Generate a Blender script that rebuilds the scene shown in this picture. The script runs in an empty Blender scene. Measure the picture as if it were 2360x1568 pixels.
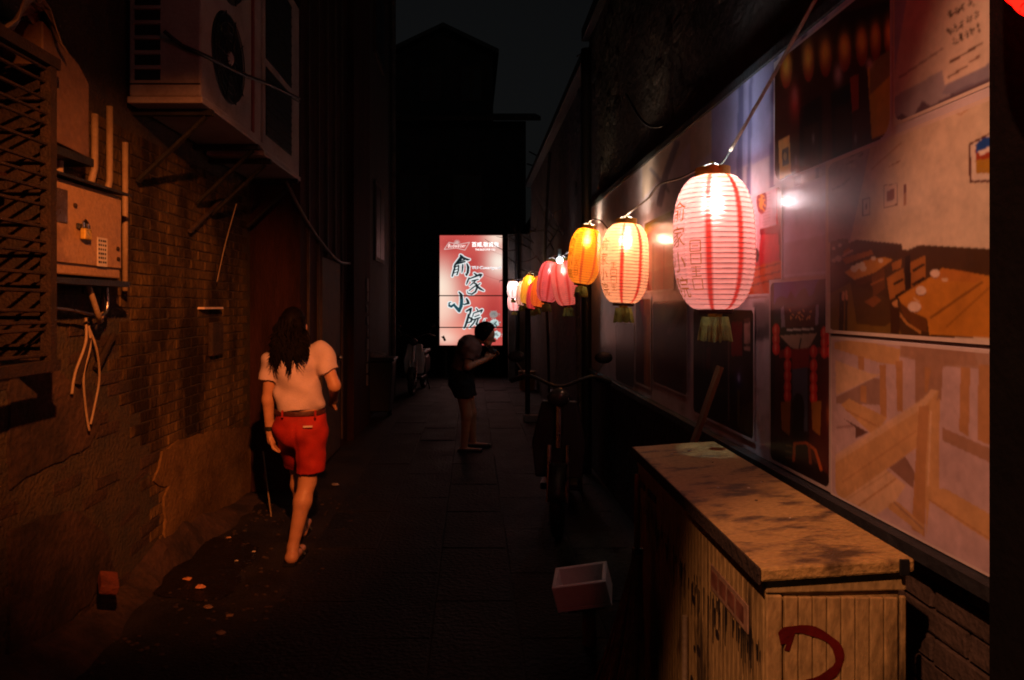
import bpy, bmesh, math, random
import numpy as np
from mathutils import Vector, Matrix, Euler
random.seed(7); rng = np.random.default_rng(7)
R = math.radians
S = bpy.context.scene
COL = S.collection

# ------------------------------------------------------------------ camera
CZ = 1.62                        # eye height (m); the camera stands at the origin looking down the alley (+Y)
F, VX, VY = 1573.7, 1088.0, 705.3   # focal length and vanishing point in pixels of the 2360 x 1568 picture
cam = bpy.data.cameras.new('camera'); camo = bpy.data.objects.new('camera', cam); COL.objects.link(camo)
camo.location = (0, 0, CZ); camo.rotation_euler = (R(90), 0, 0)
cam.sensor_width = 36; cam.lens = F/2360*36
cam.shift_x = (1180-VX)/2360; cam.shift_y = -(784-VY)/2360
cam.clip_start = .05; cam.clip_end = 500
S.camera = camo
# ------------------------------------------------------------------ night sky
w = bpy.data.worlds.new('World'); S.world = w; w.use_nodes = True
nt = w.node_tree; bg = nt.nodes['Background']
sky = nt.nodes.new('ShaderNodeTexSky'); sky.sky_type = 'NISHITA'; sky.sun_disc = False
sky.sun_elevation = R(8); sky.sun_rotation = R(160); sky.dust_density = 4
hs = nt.nodes.new('ShaderNodeHueSaturation'); hs.inputs['Saturation'].default_value = .25
nt.links.new(sky.outputs[0], hs.inputs['Color']); nt.links.new(hs.outputs[0], bg.inputs[0])
bg.inputs[1].default_value = .0017
# ------------------------------------------------------------------ render look
S.view_settings.view_transform = 'Standard'; S.view_settings.look = 'None'
S.view_settings.exposure = 0; S.view_settings.gamma = 1; S.view_settings.use_curve_mapping = False
S.render.engine = 'CYCLES'
cy = S.cycles; cy.use_denoising = True
try: cy.denoiser = 'OPENIMAGEDENOISE'
except Exception: pass
cy.max_bounces = 4; cy.diffuse_bounces = 2; cy.glossy_bounces = 2; cy.transmission_bounces = 3; cy.transparent_max_bounces = 6
cy.sample_clamp_indirect = 3; cy.caustics_reflective = False; cy.caustics_refractive = False
cy.use_light_tree = True
cy.filter_width = 1.9

# ================================================================== helpers
def lin(c):
    return tuple(((x/255)/12.92 if x/255 <= .04045 else ((x/255+.055)/1.055)**2.4) for x in c)
def at(px, py, Y):               # picture point at distance Y
    return Vector(((px-VX)/F*Y, Y, CZ-(py-VY)/F*Y))
def onx(px, py, X):              # picture point on the wall plane x = X
    Y = X*F/(px-VX); return Vector((X, Y, CZ-(py-VY)/F*Y))
def ong(px, py, z=0):            # picture point on the ground
    Y = (CZ-z)*F/(py-VY); return Vector(((px-VX)/F*Y, Y, z))

MATS = {}
def pm(name, col, rough=.7, var=.25, scale=6, bump=.3, bscale=30, metal=0, spec=.4, col2=None, mix=(.4, .65), coat=0, stretch=None, rvar=.15):
    """procedural material: two colours mixed by noise, fine bump, uneven gloss; coordinates are world positions"""
    if name in MATS: return MATS[name]
    m = bpy.data.materials.new(name); m.use_nodes = True; n = m.node_tree.nodes; l = m.node_tree.links
    b = n['Principled BSDF']
    geo = n.new('ShaderNodeNewGeometry'); src = geo.outputs['Position']
    if stretch:
        mp = n.new('ShaderNodeMapping'); mp.inputs['Scale'].default_value = stretch
        l.new(src, mp.inputs['Vector']); src = mp.outputs[0]
    t = n.new('ShaderNodeTexNoise'); t.inputs['Scale'].default_value = scale; t.inputs['Detail'].default_value = 8
    t.inputs['Roughness'].default_value = .62
    l.new(src, t.inputs['Vector'])
    cr = n.new('ShaderNodeValToRGB'); cr.color_ramp.elements[0].position, cr.color_ramp.elements[1].position = mix
    c2 = col2 or tuple(x*(1-var) for x in col)
    cr.color_ramp.elements[0].color = (*c2, 1); cr.color_ramp.elements[1].color = (*col, 1)
    l.new(t.outputs['Fac'], cr.inputs[0])
    t2 = n.new('ShaderNodeTexNoise'); t2.inputs['Scale'].default_value = bscale; t2.inputs['Detail'].default_value = 6
    l.new(src, t2.inputs['Vector'])
    mx = n.new('ShaderNodeMix'); mx.data_type = 'RGBA'; mx.blend_type = 'MULTIPLY'; mx.inputs['Factor'].default_value = min(1, var*1.2)
    l.new(cr.outputs[0], mx.inputs['A']); l.new(t2.outputs['Fac'], mx.inputs['B']); l.new(mx.outputs['Result'], b.inputs['Base Color'])
    if bump:
        bp = n.new('ShaderNodeBump'); bp.inputs['Strength'].default_value = bump; bp.inputs['Distance'].default_value = .02
        l.new(t2.outputs['Fac'], bp.inputs['Height']); l.new(bp.outputs[0], b.inputs['Normal'])
    mr = n.new('ShaderNodeMapRange'); mr.inputs['To Min'].default_value = max(.03, rough-rvar); mr.inputs['To Max'].default_value = min(1, rough+rvar)
    l.new(t.outputs['Fac'], mr.inputs['Value']); l.new(mr.outputs[0], b.inputs['Roughness'])
    b.inputs['Metallic'].default_value = metal; b.inputs['Specular IOR Level'].default_value = spec
    b.inputs['Coat Weight'].default_value = coat; b.inputs['Coat Roughness'].default_value = .15
    MATS[name] = m; return m

def printmat(name, rough=.4, coat=.5, crough=.2, grime=.2, emit=0):
    """flat print: colours stored on the mesh, under a glossy film; with emit the sheet is lit from behind"""
    if name in MATS: return MATS[name]
    m = bpy.data.materials.new(name); m.use_nodes = True; n = m.node_tree.nodes; l = m.node_tree.links
    b = n['Principled BSDF']
    a = n.new('ShaderNodeAttribute'); a.attribute_name = 'Col'
    geo = n.new('ShaderNodeNewGeometry')
    t = n.new('ShaderNodeTexNoise'); t.inputs['Scale'].default_value = 9; t.inputs['Detail'].default_value = 9; t.inputs['Roughness'].default_value = .7
    l.new(geo.outputs['Position'], t.inputs['Vector'])
    mr = n.new('ShaderNodeMapRange'); mr.inputs['From Min'].default_value = .3; mr.inputs['From Max'].default_value = .6
    mr.inputs['To Min'].default_value = 1-grime; mr.inputs['To Max'].default_value = 1
    l.new(t.outputs['Fac'], mr.inputs['Value'])
    mx = n.new('ShaderNodeMix'); mx.data_type = 'RGBA'; mx.blend_type = 'MULTIPLY'; mx.inputs['Factor'].default_value = 1
    l.new(a.outputs['Color'], mx.inputs['A']); l.new(mr.outputs[0], mx.inputs['B'])
    if emit:
        b.inputs['Base Color'].default_value = (.02, .02, .02, 1)
        l.new(mx.outputs['Result'], b.inputs['Emission Color']); b.inputs['Emission Strength'].default_value = emit
    else:
        l.new(mx.outputs['Result'], b.inputs['Base Color'])
    b.inputs['Roughness'].default_value = rough; b.inputs['Coat Weight'].default_value = coat; b.inputs['Coat Roughness'].default_value = crough
    b.inputs['Specular IOR Level'].default_value = .4
    if not emit:
        t3 = n.new('ShaderNodeTexNoise'); t3.inputs['Scale'].default_value = 5; l.new(geo.outputs['Position'], t3.inputs['Vector'])
        bp = n.new('ShaderNodeBump'); bp.inputs['Strength'].default_value = .05; bp.inputs['Distance'].default_value = .03
        l.new(t3.outputs['Fac'], bp.inputs['Height']); l.new(bp.outputs[0], b.inputs['Coat Normal'])
    MATS[name] = m; return m

class MB:
    """collects shapes and links them as one mesh object"""
    def __init__(s): s.v = []; s.f = []
    def add(s, v, f):
        k = len(s.v); s.v += [tuple(x) for x in v]; s.f += [tuple(i+k for i in q) for q in f]; return s
    def box(s, c, d, rot=None):
        hx, hy, hz = d[0]/2, d[1]/2, d[2]/2; c = Vector(c)
        vs = [Vector((x, y, z)) for x in (-hx, hx) for y in (-hy, hy) for z in (-hz, hz)]
        if rot is not None:
            M = Euler(rot).to_matrix() if not isinstance(rot, Matrix) else rot
            vs = [M @ v for v in vs]
        return s.add([v+c for v in vs], [(0,1,3,2),(4,6,7,5),(0,4,5,1),(2,3,7,6),(0,2,6,4),(1,5,7,3)])
    def bb(s, x0, x1, y0, y1, z0, z1): return s.box(((x0+x1)/2, (y0+y1)/2, (z0+z1)/2), (abs(x1-x0), abs(y1-y0), abs(z1-z0)))
    def tube(s, pts, r, n=8, cap=True):
        pts = [Vector(p) for p in pts]; k = len(pts)
        rs = r if hasattr(r, '__len__') else [r]*k
        V = []; up = None
        for i, p in enumerate(pts):
            d = (pts[min(i+1, k-1)]-pts[max(i-1, 0)])
            d = d.normalized() if d.length > 1e-9 else Vector((0, 0, 1))
            if up is None:
                a = Vector((0, 0, 1)) if abs(d.z) < .9 else Vector((1, 0, 0)); up = (a-d*a.dot(d)).normalized()
            else:
                up = (up-d*up.dot(d)); up = up.normalized() if up.length > 1e-6 else d.orthogonal().normalized()
            sd = d.cross(up)
            for j in range(n):
                t = 2*math.pi*j/n; V.append(p+(up*math.cos(t)+sd*math.sin(t))*rs[i])
        Fc = [(i*n+j, i*n+(j+1) % n, (i+1)*n+(j+1) % n, (i+1)*n+j) for i in range(k-1) for j in range(n)]
        if cap: Fc += [tuple(range(n-1, -1, -1)), tuple((k-1)*n+j for j in range(n))]
        return s.add(V, Fc)
    def lathe(s, prof, c=(0, 0, 0), n=24, M=None):
        c = Vector(c); V = []
        for r, z in prof:
            for j in range(n):
                t = 2*math.pi*j/n; p = Vector((r*math.cos(t), r*math.sin(t), z))
                if M is not None: p = M @ p
                V.append(p+c)
        k = len(prof)
        return s.add(V, [(i*n+j, i*n+(j+1) % n, (i+1)*n+(j+1) % n, (i+1)*n+j) for i in range(k-1) for j in range(n)])
    def ball(s, c, r, n=10, m=6, sc=(1, 1, 1)):
        c = Vector(c); V = []
        for i in range(m+1):
            ph = math.pi*i/m
            for j in range(n):
                t = 2*math.pi*j/n
                V.append(c+Vector((r*sc[0]*math.sin(ph)*math.cos(t), r*sc[1]*math.sin(ph)*math.sin(t), r*sc[2]*math.cos(ph))))
        return s.add(V, [(i*n+j, (i+1)*n+j, (i+1)*n+(j+1) % n, i*n+(j+1) % n) for i in range(m) for j in range(n)])
    def prism(s, poly, fn, d0, d1):     # poly of 2D points -> fn(u, v, depth)
        k = len(poly)
        V = [fn(u, v, d0) for u, v in poly]+[fn(u, v, d1) for u, v in poly]
        return s.add(V, [tuple(range(k)), tuple(range(2*k-1, k-1, -1))]+[(i, i+k, (i+1) % k+k, (i+1) % k) for i in range(k)])
    def mesh(s, name, mat, smooth=False):
        me = bpy.data.meshes.new(name); me.from_pydata(s.v, [], s.f); me.update()
        bm = bmesh.new(); bm.from_mesh(me); bmesh.ops.recalc_face_normals(bm, faces=bm.faces); bm.to_mesh(me); bm.free()
        if mat: me.materials.append(mat)
        if smooth: me.polygons.foreach_set('use_smooth', [True]*len(me.polygons))
        return me
    def build(s, name, mat, parent=None, smooth=False, bevel=0):
        o = bpy.data.objects.new(name, s.mesh(name, mat, smooth)); COL.objects.link(o)
        if parent: setpar(o, parent)
        if bevel:
            b = o.modifiers.new('bevel', 'BEVEL'); b.width = bevel; b.segments = 2; b.limit_method = 'ANGLE'; b.angle_limit = R(40)
        return o
def setpar(o, p):
    o.parent = p; o.matrix_parent_inverse = MW(p).inverted()
def MW(o):
    m = Matrix.LocRotScale(o.location, o.rotation_euler, o.scale)
    return (MW(o.parent) @ o.matrix_parent_inverse @ m) if o.parent else m
def tag(o, label=None, cat=None, group=None, kind=None):
    if label: o['label'] = label
    if cat: o['category'] = cat
    if group: o['group'] = group
    if kind: o['kind'] = kind
    return o
def empty(name, loc, label=None, cat=None, group=None, kind=None):
    o = bpy.data.objects.new(name, None); o.location = loc; o.empty_display_size = .1; COL.objects.link(o)
    return tag(o, label, cat, group, kind)
def lamp(name, kind, loc, power, col, parent=None, radius=.03, **k):
    d = bpy.data.lights.new(name, kind); d.energy = power; d.color = col; d.shadow_soft_size = radius
    for a, b in k.items(): setattr(d, a, b)
    o = bpy.data.objects.new(name, d); o.location = loc; COL.objects.link(o)
    if parent: setpar(o, parent)
    return o
def bez(pts, n=10):              # smooth curve through points
    pts = [Vector(p) for p in pts]; out = []
    for i in range(len(pts)-1):
        p0 = pts[max(i-1, 0)]; p1 = pts[i]; p2 = pts[i+1]; p3 = pts[min(i+2, len(pts)-1)]
        for j in range(n):
            t = j/n; out.append(.5*((2*p1)+(p2-p0)*t+(2*p0-5*p1+4*p2-p3)*t*t+(3*p1-p0-3*p2+p3)*t**3))
    return out+[pts[-1]]
def text_geo(s, size):
    c = bpy.data.curves.new('t', 'FONT'); c.body = s; c.size = size; c.resolution_u = 3
    o = bpy.data.objects.new('t', c); COL.objects.link(o)
    dg = bpy.context.evaluated_depsgraph_get(); m = bpy.data.meshes.new_from_object(o.evaluated_get(dg))
    v = [tuple(x.co) for x in m.vertices]; f = [tuple(p.vertices) for p in m.polygons]
    bpy.data.objects.remove(o); bpy.data.curves.remove(c); bpy.data.meshes.remove(m)
    return v, f

# ---- painting of flat prints: colours are computed at the vertices of a fine grid
class Ras:
    def __init__(s, x, y, base): s.x = x; s.y = y; s.c = np.ones(x.shape+(3,))*np.array(lin(base))
    def inside(s, pts):
        m = np.zeros(s.x.shape, bool); k = len(pts)
        for i in range(k):
            x0, y0 = pts[i]; x1, y1 = pts[(i+1) % k]
            if y0 == y1: continue
            cnd = ((y0 > s.y) != (y1 > s.y)) & (s.x < (x1-x0)*(s.y-y0)/(y1-y0)+x0); m ^= cnd
        return m
    def poly(s, pts, c, a=1):
        m = s.inside(pts); s.c[m] = s.c[m]*(1-a)+np.array(lin(c))*a; return s
    def ell(s, cx, cy, rx, ry, c, a=1, soft=0):
        d = ((s.x-cx)/rx)**2+((s.y-cy)/ry)**2
        wgt = (np.exp(-d*1.2) if soft else (d < 1)*1.)[..., None]*a
        s.c = s.c*(1-wgt)+np.array(lin(c))*wgt; return s
    def dist(s, pts, rs):
        D = np.full(s.x.shape, 1e9)
        for (a, b, ra, rb) in zip(pts[:-1], pts[1:], rs[:-1], rs[1:]):
            dx, dy = b[0]-a[0], b[1]-a[1]; t = np.clip(((s.x-a[0])*dx+(s.y-a[1])*dy)/(dx*dx+dy*dy+1e-9), 0, 1)
            D = np.minimum(D, np.hypot(s.x-a[0]-t*dx, s.y-a[1]-t*dy)-(ra+(rb-ra)*t))
        return D
    def line(s, pts, r, c, a=1):
        rs = r if hasattr(r, '__len__') else [r]*len(pts)
        m = s.dist(pts, rs) < 0; s.c[m] = s.c[m]*(1-a)+np.array(lin(c))*a; return s
    def noise(s, amp, k=6):
        h, ww = s.x.shape; g = np.zeros((h, ww))
        for sc in (4, 9, 20):
            q = rng.normal(size=(h//sc+3, ww//sc+3)); yi = np.arange(h)/sc; xi = np.arange(ww)/sc
            y0 = yi.astype(int); x0 = xi.astype(int); fy = (yi-y0)[:, None]; fx = (xi-x0)[None]
            g += (q[np.ix_(y0, x0)]*(1-fy)*(1-fx)+q[np.ix_(y0+1, x0)]*fy*(1-fx)+q[np.ix_(y0, x0+1)]*(1-fy)*fx+q[np.ix_(y0+1, x0+1)]*fy*fx)
        s.c *= np.clip(1+amp*g[..., None]/1.5, .25, 1.9); return s
    def blur(s, k=1):
        for _ in range(k):
            p = np.pad(s.c, ((1, 1), (1, 1), (0, 0)), 'edge')
            s.c = (p[:-2, 1:-1]+p[2:, 1:-1]+p[1:-1, :-2]+p[1:-1, 2:]+2*p[1:-1, 1:-1])/6
        return s
def grid_mesh(name, pos, cols, mat, parent=None):
    h, ww, _ = pos.shape
    me = bpy.data.meshes.new(name); idx = np.arange(h*ww).reshape(h, ww)
    f = np.stack([idx[:-1, :-1], idx[:-1, 1:], idx[1:, 1:], idx[1:, :-1]], -1).reshape(-1, 4)
    me.vertices.add(h*ww); me.vertices.foreach_set('co', pos.reshape(-1).astype('f'))
    me.loops.add(f.size); me.loops.foreach_set('vertex_index', f.reshape(-1).astype('i'))
    me.polygons.add(len(f)); me.polygons.foreach_set('loop_start', (np.arange(len(f))*4).astype('i'))
    me.update(calc_edges=True); me.validate()
    at_ = me.color_attributes.new('Col', 'FLOAT_COLOR', 'POINT')
    rgba = np.concatenate([np.clip(cols, 0, 1).reshape(-1, 3), np.ones((h*ww, 1))], 1); at_.data.foreach_set('color', rgba.reshape(-1).astype('f'))
    me.materials.append(mat)
    o = bpy.data.objects.new(name, me); COL.objects.link(o)
    if parent: setpar(o, parent)
    return o

# ---- smooth bodies: a distance field meshed with surface nets
def surface_nets(fn, lo, hi, h):
    lo = np.array(lo, float); hi = np.array(hi, float); n = np.ceil((hi-lo)/h).astype(int)+1
    ax = [lo[i]+np.arange(n[i])*h for i in range(3)]
    X, Y, Z = np.meshgrid(*ax, indexing='ij'); D = fn(X.astype('f'), Y.astype('f'), Z.astype('f'))
    ins = D < 0; c = np.zeros(tuple(n-1), int)
    for i in (0, 1):
        for j in (0, 1):
            for k in (0, 1): c += ins[i:n[0]-1+i, j:n[1]-1+j, k:n[2]-1+k]
    act = (c > 0) & (c < 8); ids = np.full(act.shape, -1); cells = np.argwhere(act); ids[act] = np.arange(len(cells))
    acc = np.zeros((len(cells), 3)); cnt = np.zeros(len(cells)); ci, cj, ck = cells.T
    cor = [(i, j, k) for i in (0, 1) for j in (0, 1) for k in (0, 1)]
    for a in cor:
        for b in cor:
            if sum(abs(p-q) for p, q in zip(a, b)) != 1 or a > b: continue
            da = D[ci+a[0], cj+a[1], ck+a[2]]; db = D[ci+b[0], cj+b[1], ck+b[2]]; m = (da < 0) != (db < 0)
            t = np.where(m, da/np.where(m, da-db, 1), 0)
            p = np.array(a)[None]+t[:, None]*(np.array(b)-np.array(a))[None]
            acc[m] += p[m]; cnt[m] += 1
    V = lo+(cells+acc/np.maximum(cnt, 1)[:, None])*h
    faces = []
    for d in range(3):
        e1, e2 = [(1, 2), (2, 0), (0, 1)][d]
        sl0 = [slice(None)]*3; sl1 = [slice(None)]*3; sl0[d] = slice(0, n[d]-1); sl1[d] = slice(1, n[d])
        ch = ins[tuple(sl0)] != ins[tuple(sl1)]; E = np.argwhere(ch); flip = ins[tuple(sl1)][ch]
        ok = (E[:, e1] > 0) & (E[:, e2] > 0) & (E[:, e1] < n[e1]-1) & (E[:, e2] < n[e2]-1); E = E[ok]; flip = flip[ok]
        q = []
        for (u, v) in ((0, 0), (-1, 0), (-1, -1), (0, -1)):
            P_ = E.copy(); P_[:, e1] += u; P_[:, e2] += v; q.append(ids[P_[:, 0], P_[:, 1], P_[:, 2]])
        q = np.stack(q, 1); q[flip] = q[flip][:, ::-1]; faces.append(q)
    return V, np.concatenate(faces)
def cap(X, Y, Z, a, b, ra, rb, sx=1, sy=1):
    a = np.array(a, 'f'); b = np.array(b, 'f'); d = b-a
    px, py, pz = X-a[0], Y-a[1], Z-a[2]
    t = np.clip((px*d[0]+py*d[1]+pz*d[2])/max(1e-9, float(d@d)), 0, 1)
    return np.sqrt(((px-t*d[0])/sx)**2+((py-t*d[1])/sy)**2+(pz-t*d[2])**2)-(ra+(rb-ra)*t)
def ellp(X, Y, Z, c, r):
    k = np.sqrt(((X-c[0])/r[0])**2+((Y-c[1])/r[1])**2+((Z-c[2])/r[2])**2); return (k-1)*min(r)
def smin(a, b, k):
    hh = np.clip(.5+.5*(b-a)/k, 0, 1); return b+(a-b)*hh-k*hh*(1-hh)
def sdf_obj(name, fn, lo, hi, h, mat, parent=None):
    V, Fc = surface_nets(fn, lo, hi, h)
    me = bpy.data.meshes.new(name); me.from_pydata(V.tolist(), [], Fc.tolist()); me.update()
    me.polygons.foreach_set('use_smooth', [True]*len(me.polygons)); me.materials.append(mat)
    o = bpy.data.objects.new(name, me); COL.objects.link(o)
    if parent: setpar(o, parent)
    return o

# ================================================================== materials
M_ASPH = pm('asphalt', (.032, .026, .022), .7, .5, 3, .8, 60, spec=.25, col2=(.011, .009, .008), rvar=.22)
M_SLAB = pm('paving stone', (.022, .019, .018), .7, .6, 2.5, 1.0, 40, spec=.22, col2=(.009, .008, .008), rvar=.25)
M_OCHRE = pm('ochre painted brick', (.20, .125, .045), .9, .6, 2.2, .8, 40, col2=(.03, .018, .01), mix=(.40, .62), spec=.15, stretch=(1, 1.3, .6))
M_BRICK = pm('old dark brick', (.075, .038, .022), .85, .5, 5, .8, 60, col2=(.035, .022, .016), mix=(.35, .65))
M_MORT = pm('mortar', (.085, .055, .027), .95, .5, 7, .8, 50, col2=(.05, .04, .03))
M_PLAST = pm('ochre plaster', (.27, .16, .058), .9, .6, 2.0, .5, 40, col2=(.09, .052, .022), mix=(.36, .62), spec=.15)
M_PLASTD = pm('shade-toned plaster', (.085, .045, .03), .95, .6, 3.5, .7, 30, col2=(.022, .013, .01))  # weak light low on the ochre wall, put into a darker plaster colour
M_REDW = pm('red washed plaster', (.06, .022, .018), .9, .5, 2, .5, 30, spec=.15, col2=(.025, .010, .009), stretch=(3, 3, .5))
M_DARKW = pm('dark grey plaster', (.05, .045, .045), .9, .5, 2.5, .5, 30, col2=(.022, .02, .02))  # one very dark grey, unevenly mottled
M_BROWNW = pm('brown rough wall', (.09, .06, .05), .9, .6, 2.2, .9, 18, col2=(.03, .022, .02), mix=(.35, .6))
M_CREAM = pm('cream enamel', (.40, .25, .12), .55, .5, 5, .15, 60, col2=(.17, .10, .05), mix=(.32, .52), spec=.4)
M_ACW = pm('air conditioner enamel', (.42, .34, .32), .5, .3, 4, .1, 60, col2=(.26, .19, .17), mix=(.3, .55))
M_BLACK = pm('black plastic', (.012, .012, .013), .5, .3, 9, .1, 60)
M_DKGREY = pm('dark metal', (.05, .047, .045), .5, .4, 9, .2, 60, metal=.6)
M_STEEL = pm('bright metal', (.5, .48, .46), .3, .3, 12, .1, 80, metal=1)
M_RUST = pm('rusty iron', (.035, .016, .010), .8, .5, 14, .5, 90, metal=.1, col2=(.016, .008, .006))
M_PIPE = pm('pale conduit', (.34, .25, .15), .55, .35, 12, .2, 60, col2=(.28, .2, .12))
M_WIRE = pm('black cable', (.015, .014, .014), .5, .2, 20, 0, 60)
M_CORD = pm('tan cord', (.42, .28, .20), .7, .3, 30, .3, 120)
M_FOAM = pm('white foam', (.86, .84, .84), .8, .12, 8, .25, 140)
M_WOOD = pm('weathered wood', (.34, .21, .09), .75, .5, 6, .4, 50, col2=(.17, .1, .045), stretch=(1, 1, .25))
M_DWOOD = pm('dark wood', (.09, .055, .04), .75, .5, 6, .4, 50, col2=(.04, .026, .02))
M_STRAW = pm('straw', (.33, .19, .08), .85, .5, 20, .4, 90, col2=(.15, .08, .035))
M_GOLD = pm('gold foil', (.75, .52, .08), .3, .3, 14, .2, 60, metal=.4)
M_FRINGE = pm('yellow fringe', (.42, .33, .05), .8, .4, 30, .3, 160)
M_CABTOP = pm('worn board top', (.62, .40, .13), .65, .6, 7, .35, 70, col2=(.14, .085, .035), mix=(.38, .52), stretch=(.9, 1.9, 1))
M_CABSIDE = pm('stained cabinet side', (.58, .38, .14), .6, .7, 6, .25, 60, col2=(.10, .065, .03), mix=(.36, .48), stretch=(1, 1.8, .4))
M_REDPAINT = pm('red spray paint', (.17, .008, .005), .5, .4, 10, .1, 60)
M_NAVY = pm('dark ledge', (.03, .03, .036), .7, .4, 9, .3, 50)
M_SKIN = pm('skin', (.52, .27, .16), .5, .15, 20, .08, 200, spec=.4)
M_HAIR = pm('black hair', (.006, .004, .004), .6, .3, 40, 0, 60, spec=.06)
M_PAPERW = pm('white paper', (.62, .58, .52), .8, .2, 20, .3, 60)

# ================================================================== ground
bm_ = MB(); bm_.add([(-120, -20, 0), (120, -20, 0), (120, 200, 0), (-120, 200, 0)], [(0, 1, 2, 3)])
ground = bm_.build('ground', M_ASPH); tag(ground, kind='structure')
slab_me = []
for k in range(4):
    b = MB(); e = .006; sx, sy = .426, .806
    V = [(-sx/2, -sy/2, 0), (sx/2, -sy/2, 0), (sx/2, sy/2, 0), (-sx/2, sy/2, 0)]
    T = [(x*(1-e*2/sx), y*(1-e*2/sy), -.0+.007+random.uniform(-.002, .002)) for x, y, _ in V]
    b.add(V+T, [(4, 5, 6, 7)]+[(i, (i+1) % 4, (i+1) % 4+4, i+4) for i in range(4)])
    slab_me.append(b.mesh('paving_slab', M_SLAB))
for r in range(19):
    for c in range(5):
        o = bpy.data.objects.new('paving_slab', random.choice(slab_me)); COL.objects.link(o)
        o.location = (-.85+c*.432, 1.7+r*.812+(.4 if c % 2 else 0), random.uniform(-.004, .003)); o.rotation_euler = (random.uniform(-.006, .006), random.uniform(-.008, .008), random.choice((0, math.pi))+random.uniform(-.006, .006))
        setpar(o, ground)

# ================================================================== left: old brick wall with the grille and meter box
LX = -1.93
lw = empty('brick_wall', (LX, 4, 0), 'old ochre brick wall with peeling plaster behind the meter box', 'wall')
MB().bb(-2.6, LX-.005, .6, 5.95, 0, 7.5).build('wall_core', M_MORT, lw)
bh, bl, gap = .060, .230, .007
def brick_mesh(l, mat):
    b = MB(); d = .05; y, z = l/2, bh/2; c = .0035
    fr = [(0, -y+c, -z+c), (0, y-c, -z+c), (0, y-c, z-c), (0, -y+c, z-c)]
    fr = [(q[0]+random.uniform(-.003, .003), q[1]+random.uniform(-.004, .004), q[2]+random.uniform(-.003, .003)) for q in fr]
    md = [(-c, -y, -z), (-c, y, -z), (-c, y, z), (-c, -y, z)]; bk = [(-d, -y, -z), (-d, y, -z), (-d, y, z), (-d, -y, z)]
    b.add(fr+md+bk, [(0, 1, 2, 3)]+[(i, (i+1) % 4, (i+1) % 4+4, i+4) for i in range(4)]+[(i+4, (i+1) % 4+4, (i+1) % 4+8, i+8) for i in range(4)])
    return b.mesh('brick', mat)
bm_o = [brick_mesh(bl, M_OCHRE) for _ in range(4)]; bm_d = [brick_mesh(bl, M_BRICK) for _ in range(4)]
# jagged line between painted wall and eroded brick, as (height -> distance along wall)
ERO = [(onx(x, y, LX).z, onx(x, y, LX).y) for x, y in ((305, 700), (300, 770), (285, 830), (322, 930), (330, 1000), (372, 1035), (366, 1080), (350, 1112), (386, 1122), (374, 1150), (380, 1210))]
ERO.sort()
def ero_y(z): return float(np.interp(z, [a for a, _ in ERO], [b for _, b in ERO]))
cand = []
for i in range(39):
    z = .03+i*(bh+gap); off = (i % 2)*(bl+gap)/2; y = 2.2+off
    while y < 5.84:
        painted = y > ero_y(z)-.12 or z > 1.7
        dep = random.uniform(-.002, .002) if painted else random.uniform(-.035, .006)
        px = VX+LX/y*F; py = VY-(z-CZ)*F/y
        size = 1/y if (px > -60 and not (px < 290 and 380 < py < 640)) else 0
        if painted or random.random() > .07: cand.append((size, y, z, dep, painted))
        y += bl+gap
cand.sort(reverse=True)
rest = MB()
for k, (sz, y, z, dep, painted) in enumerate(cand):
    me = random.choice(bm_o if painted else bm_d)
    if k < 290:
        o = bpy.data.objects.new('brick', me); COL.objects.link(o); o.location = (LX+dep, y, z)
        o.rotation_euler = (random.uniform(-.012, .012), 0, random.uniform(-.012, .012)); setpar(o, lw)
    else:
        rest.add([(v.co[0]+LX+dep, v.co[1]+y, v.co[2]+z) for v in me.vertices], [tuple(p.vertices) for p in me.polygons])
tag(rest.build('brickwork', M_OCHRE, lw), kind='stuff')
fx = lambda u, v, d: (LX+d, u, v)
def plaster(name, pts, mat, t):
    poly = []
    q = [(onx(x, y, LX).y, max(.0, onx(x, y, LX).z)) for x, y in pts]
    for i in range(len(q)):
        a, b = q[i], q[(i+1) % len(q)]; n = max(1, int(math.hypot(b[0]-a[0], b[1]-a[1])/.06))
        for j in range(n):
            s_ = j/n; poly.append((a[0]+(b[0]-a[0])*s_+random.uniform(-.012, .012), max(0, a[1]+(b[1]-a[1])*s_+random.uniform(-.012, .012))))
    return MB().prism(poly, fx, -.01, t).build(name, mat, lw)
plaster('plaster', [(372, 1042), (366, 1080), (350, 1112), (386, 1122), (374, 1150), (380, 1320), (575, 1160), (575, 985), (520, 990), (450, 1000), (410, 1015)], M_PLAST, .012)
plaster('plaster', [(20, 865), (120, 850), (205, 905), (235, 960), (205, 1030), (140, 1060), (60, 1100), (20, 1130)], M_PLASTD, .006)
plaster('plaster', [(20, 1230), (100, 1190), (180, 1180), (250, 1240), (260, 1320), (200, 1390), (20, 1560)], M_PLASTD, .007)
# broken bricks, sloping mortar at the foot of the wall
b = MB(); prof = []
for k in range(26):
    y = 2.2+k*.145; h_ = .16+.07*math.sin(y*3.1)+random.uniform(-.03, .03)-max(0, y-4.4)*.08; d_ = .17+.05*math.sin(y*2.3+1)+random.uniform(-.03, .03)
    prof.append([(LX-.03, y, max(.03, h_)), (LX+d_*.45, y, max(.02, h_*.55)), (LX+d_, y, -.01)])
V = [p for r_ in prof for p in r_]; Fc = [(i*3+j, i*3+j+1, (i+1)*3+j+1, (i+1)*3+j) for i in range(25) for j in range(2)]
b.add(V, Fc).build('mortar_fillet', M_PLASTD, lw)
o = MB().box((LX+.13, 3.38, .25), (.085, .15, .045), (.2, .3, .6)).build('loose_brick', pm('orange brick', (.2, .05, .024), .8, .4, 12, .5, 70), None, bevel=.008)
tag(o, 'loose orange brick lying at the foot of the ochre wall', 'brick')

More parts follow.
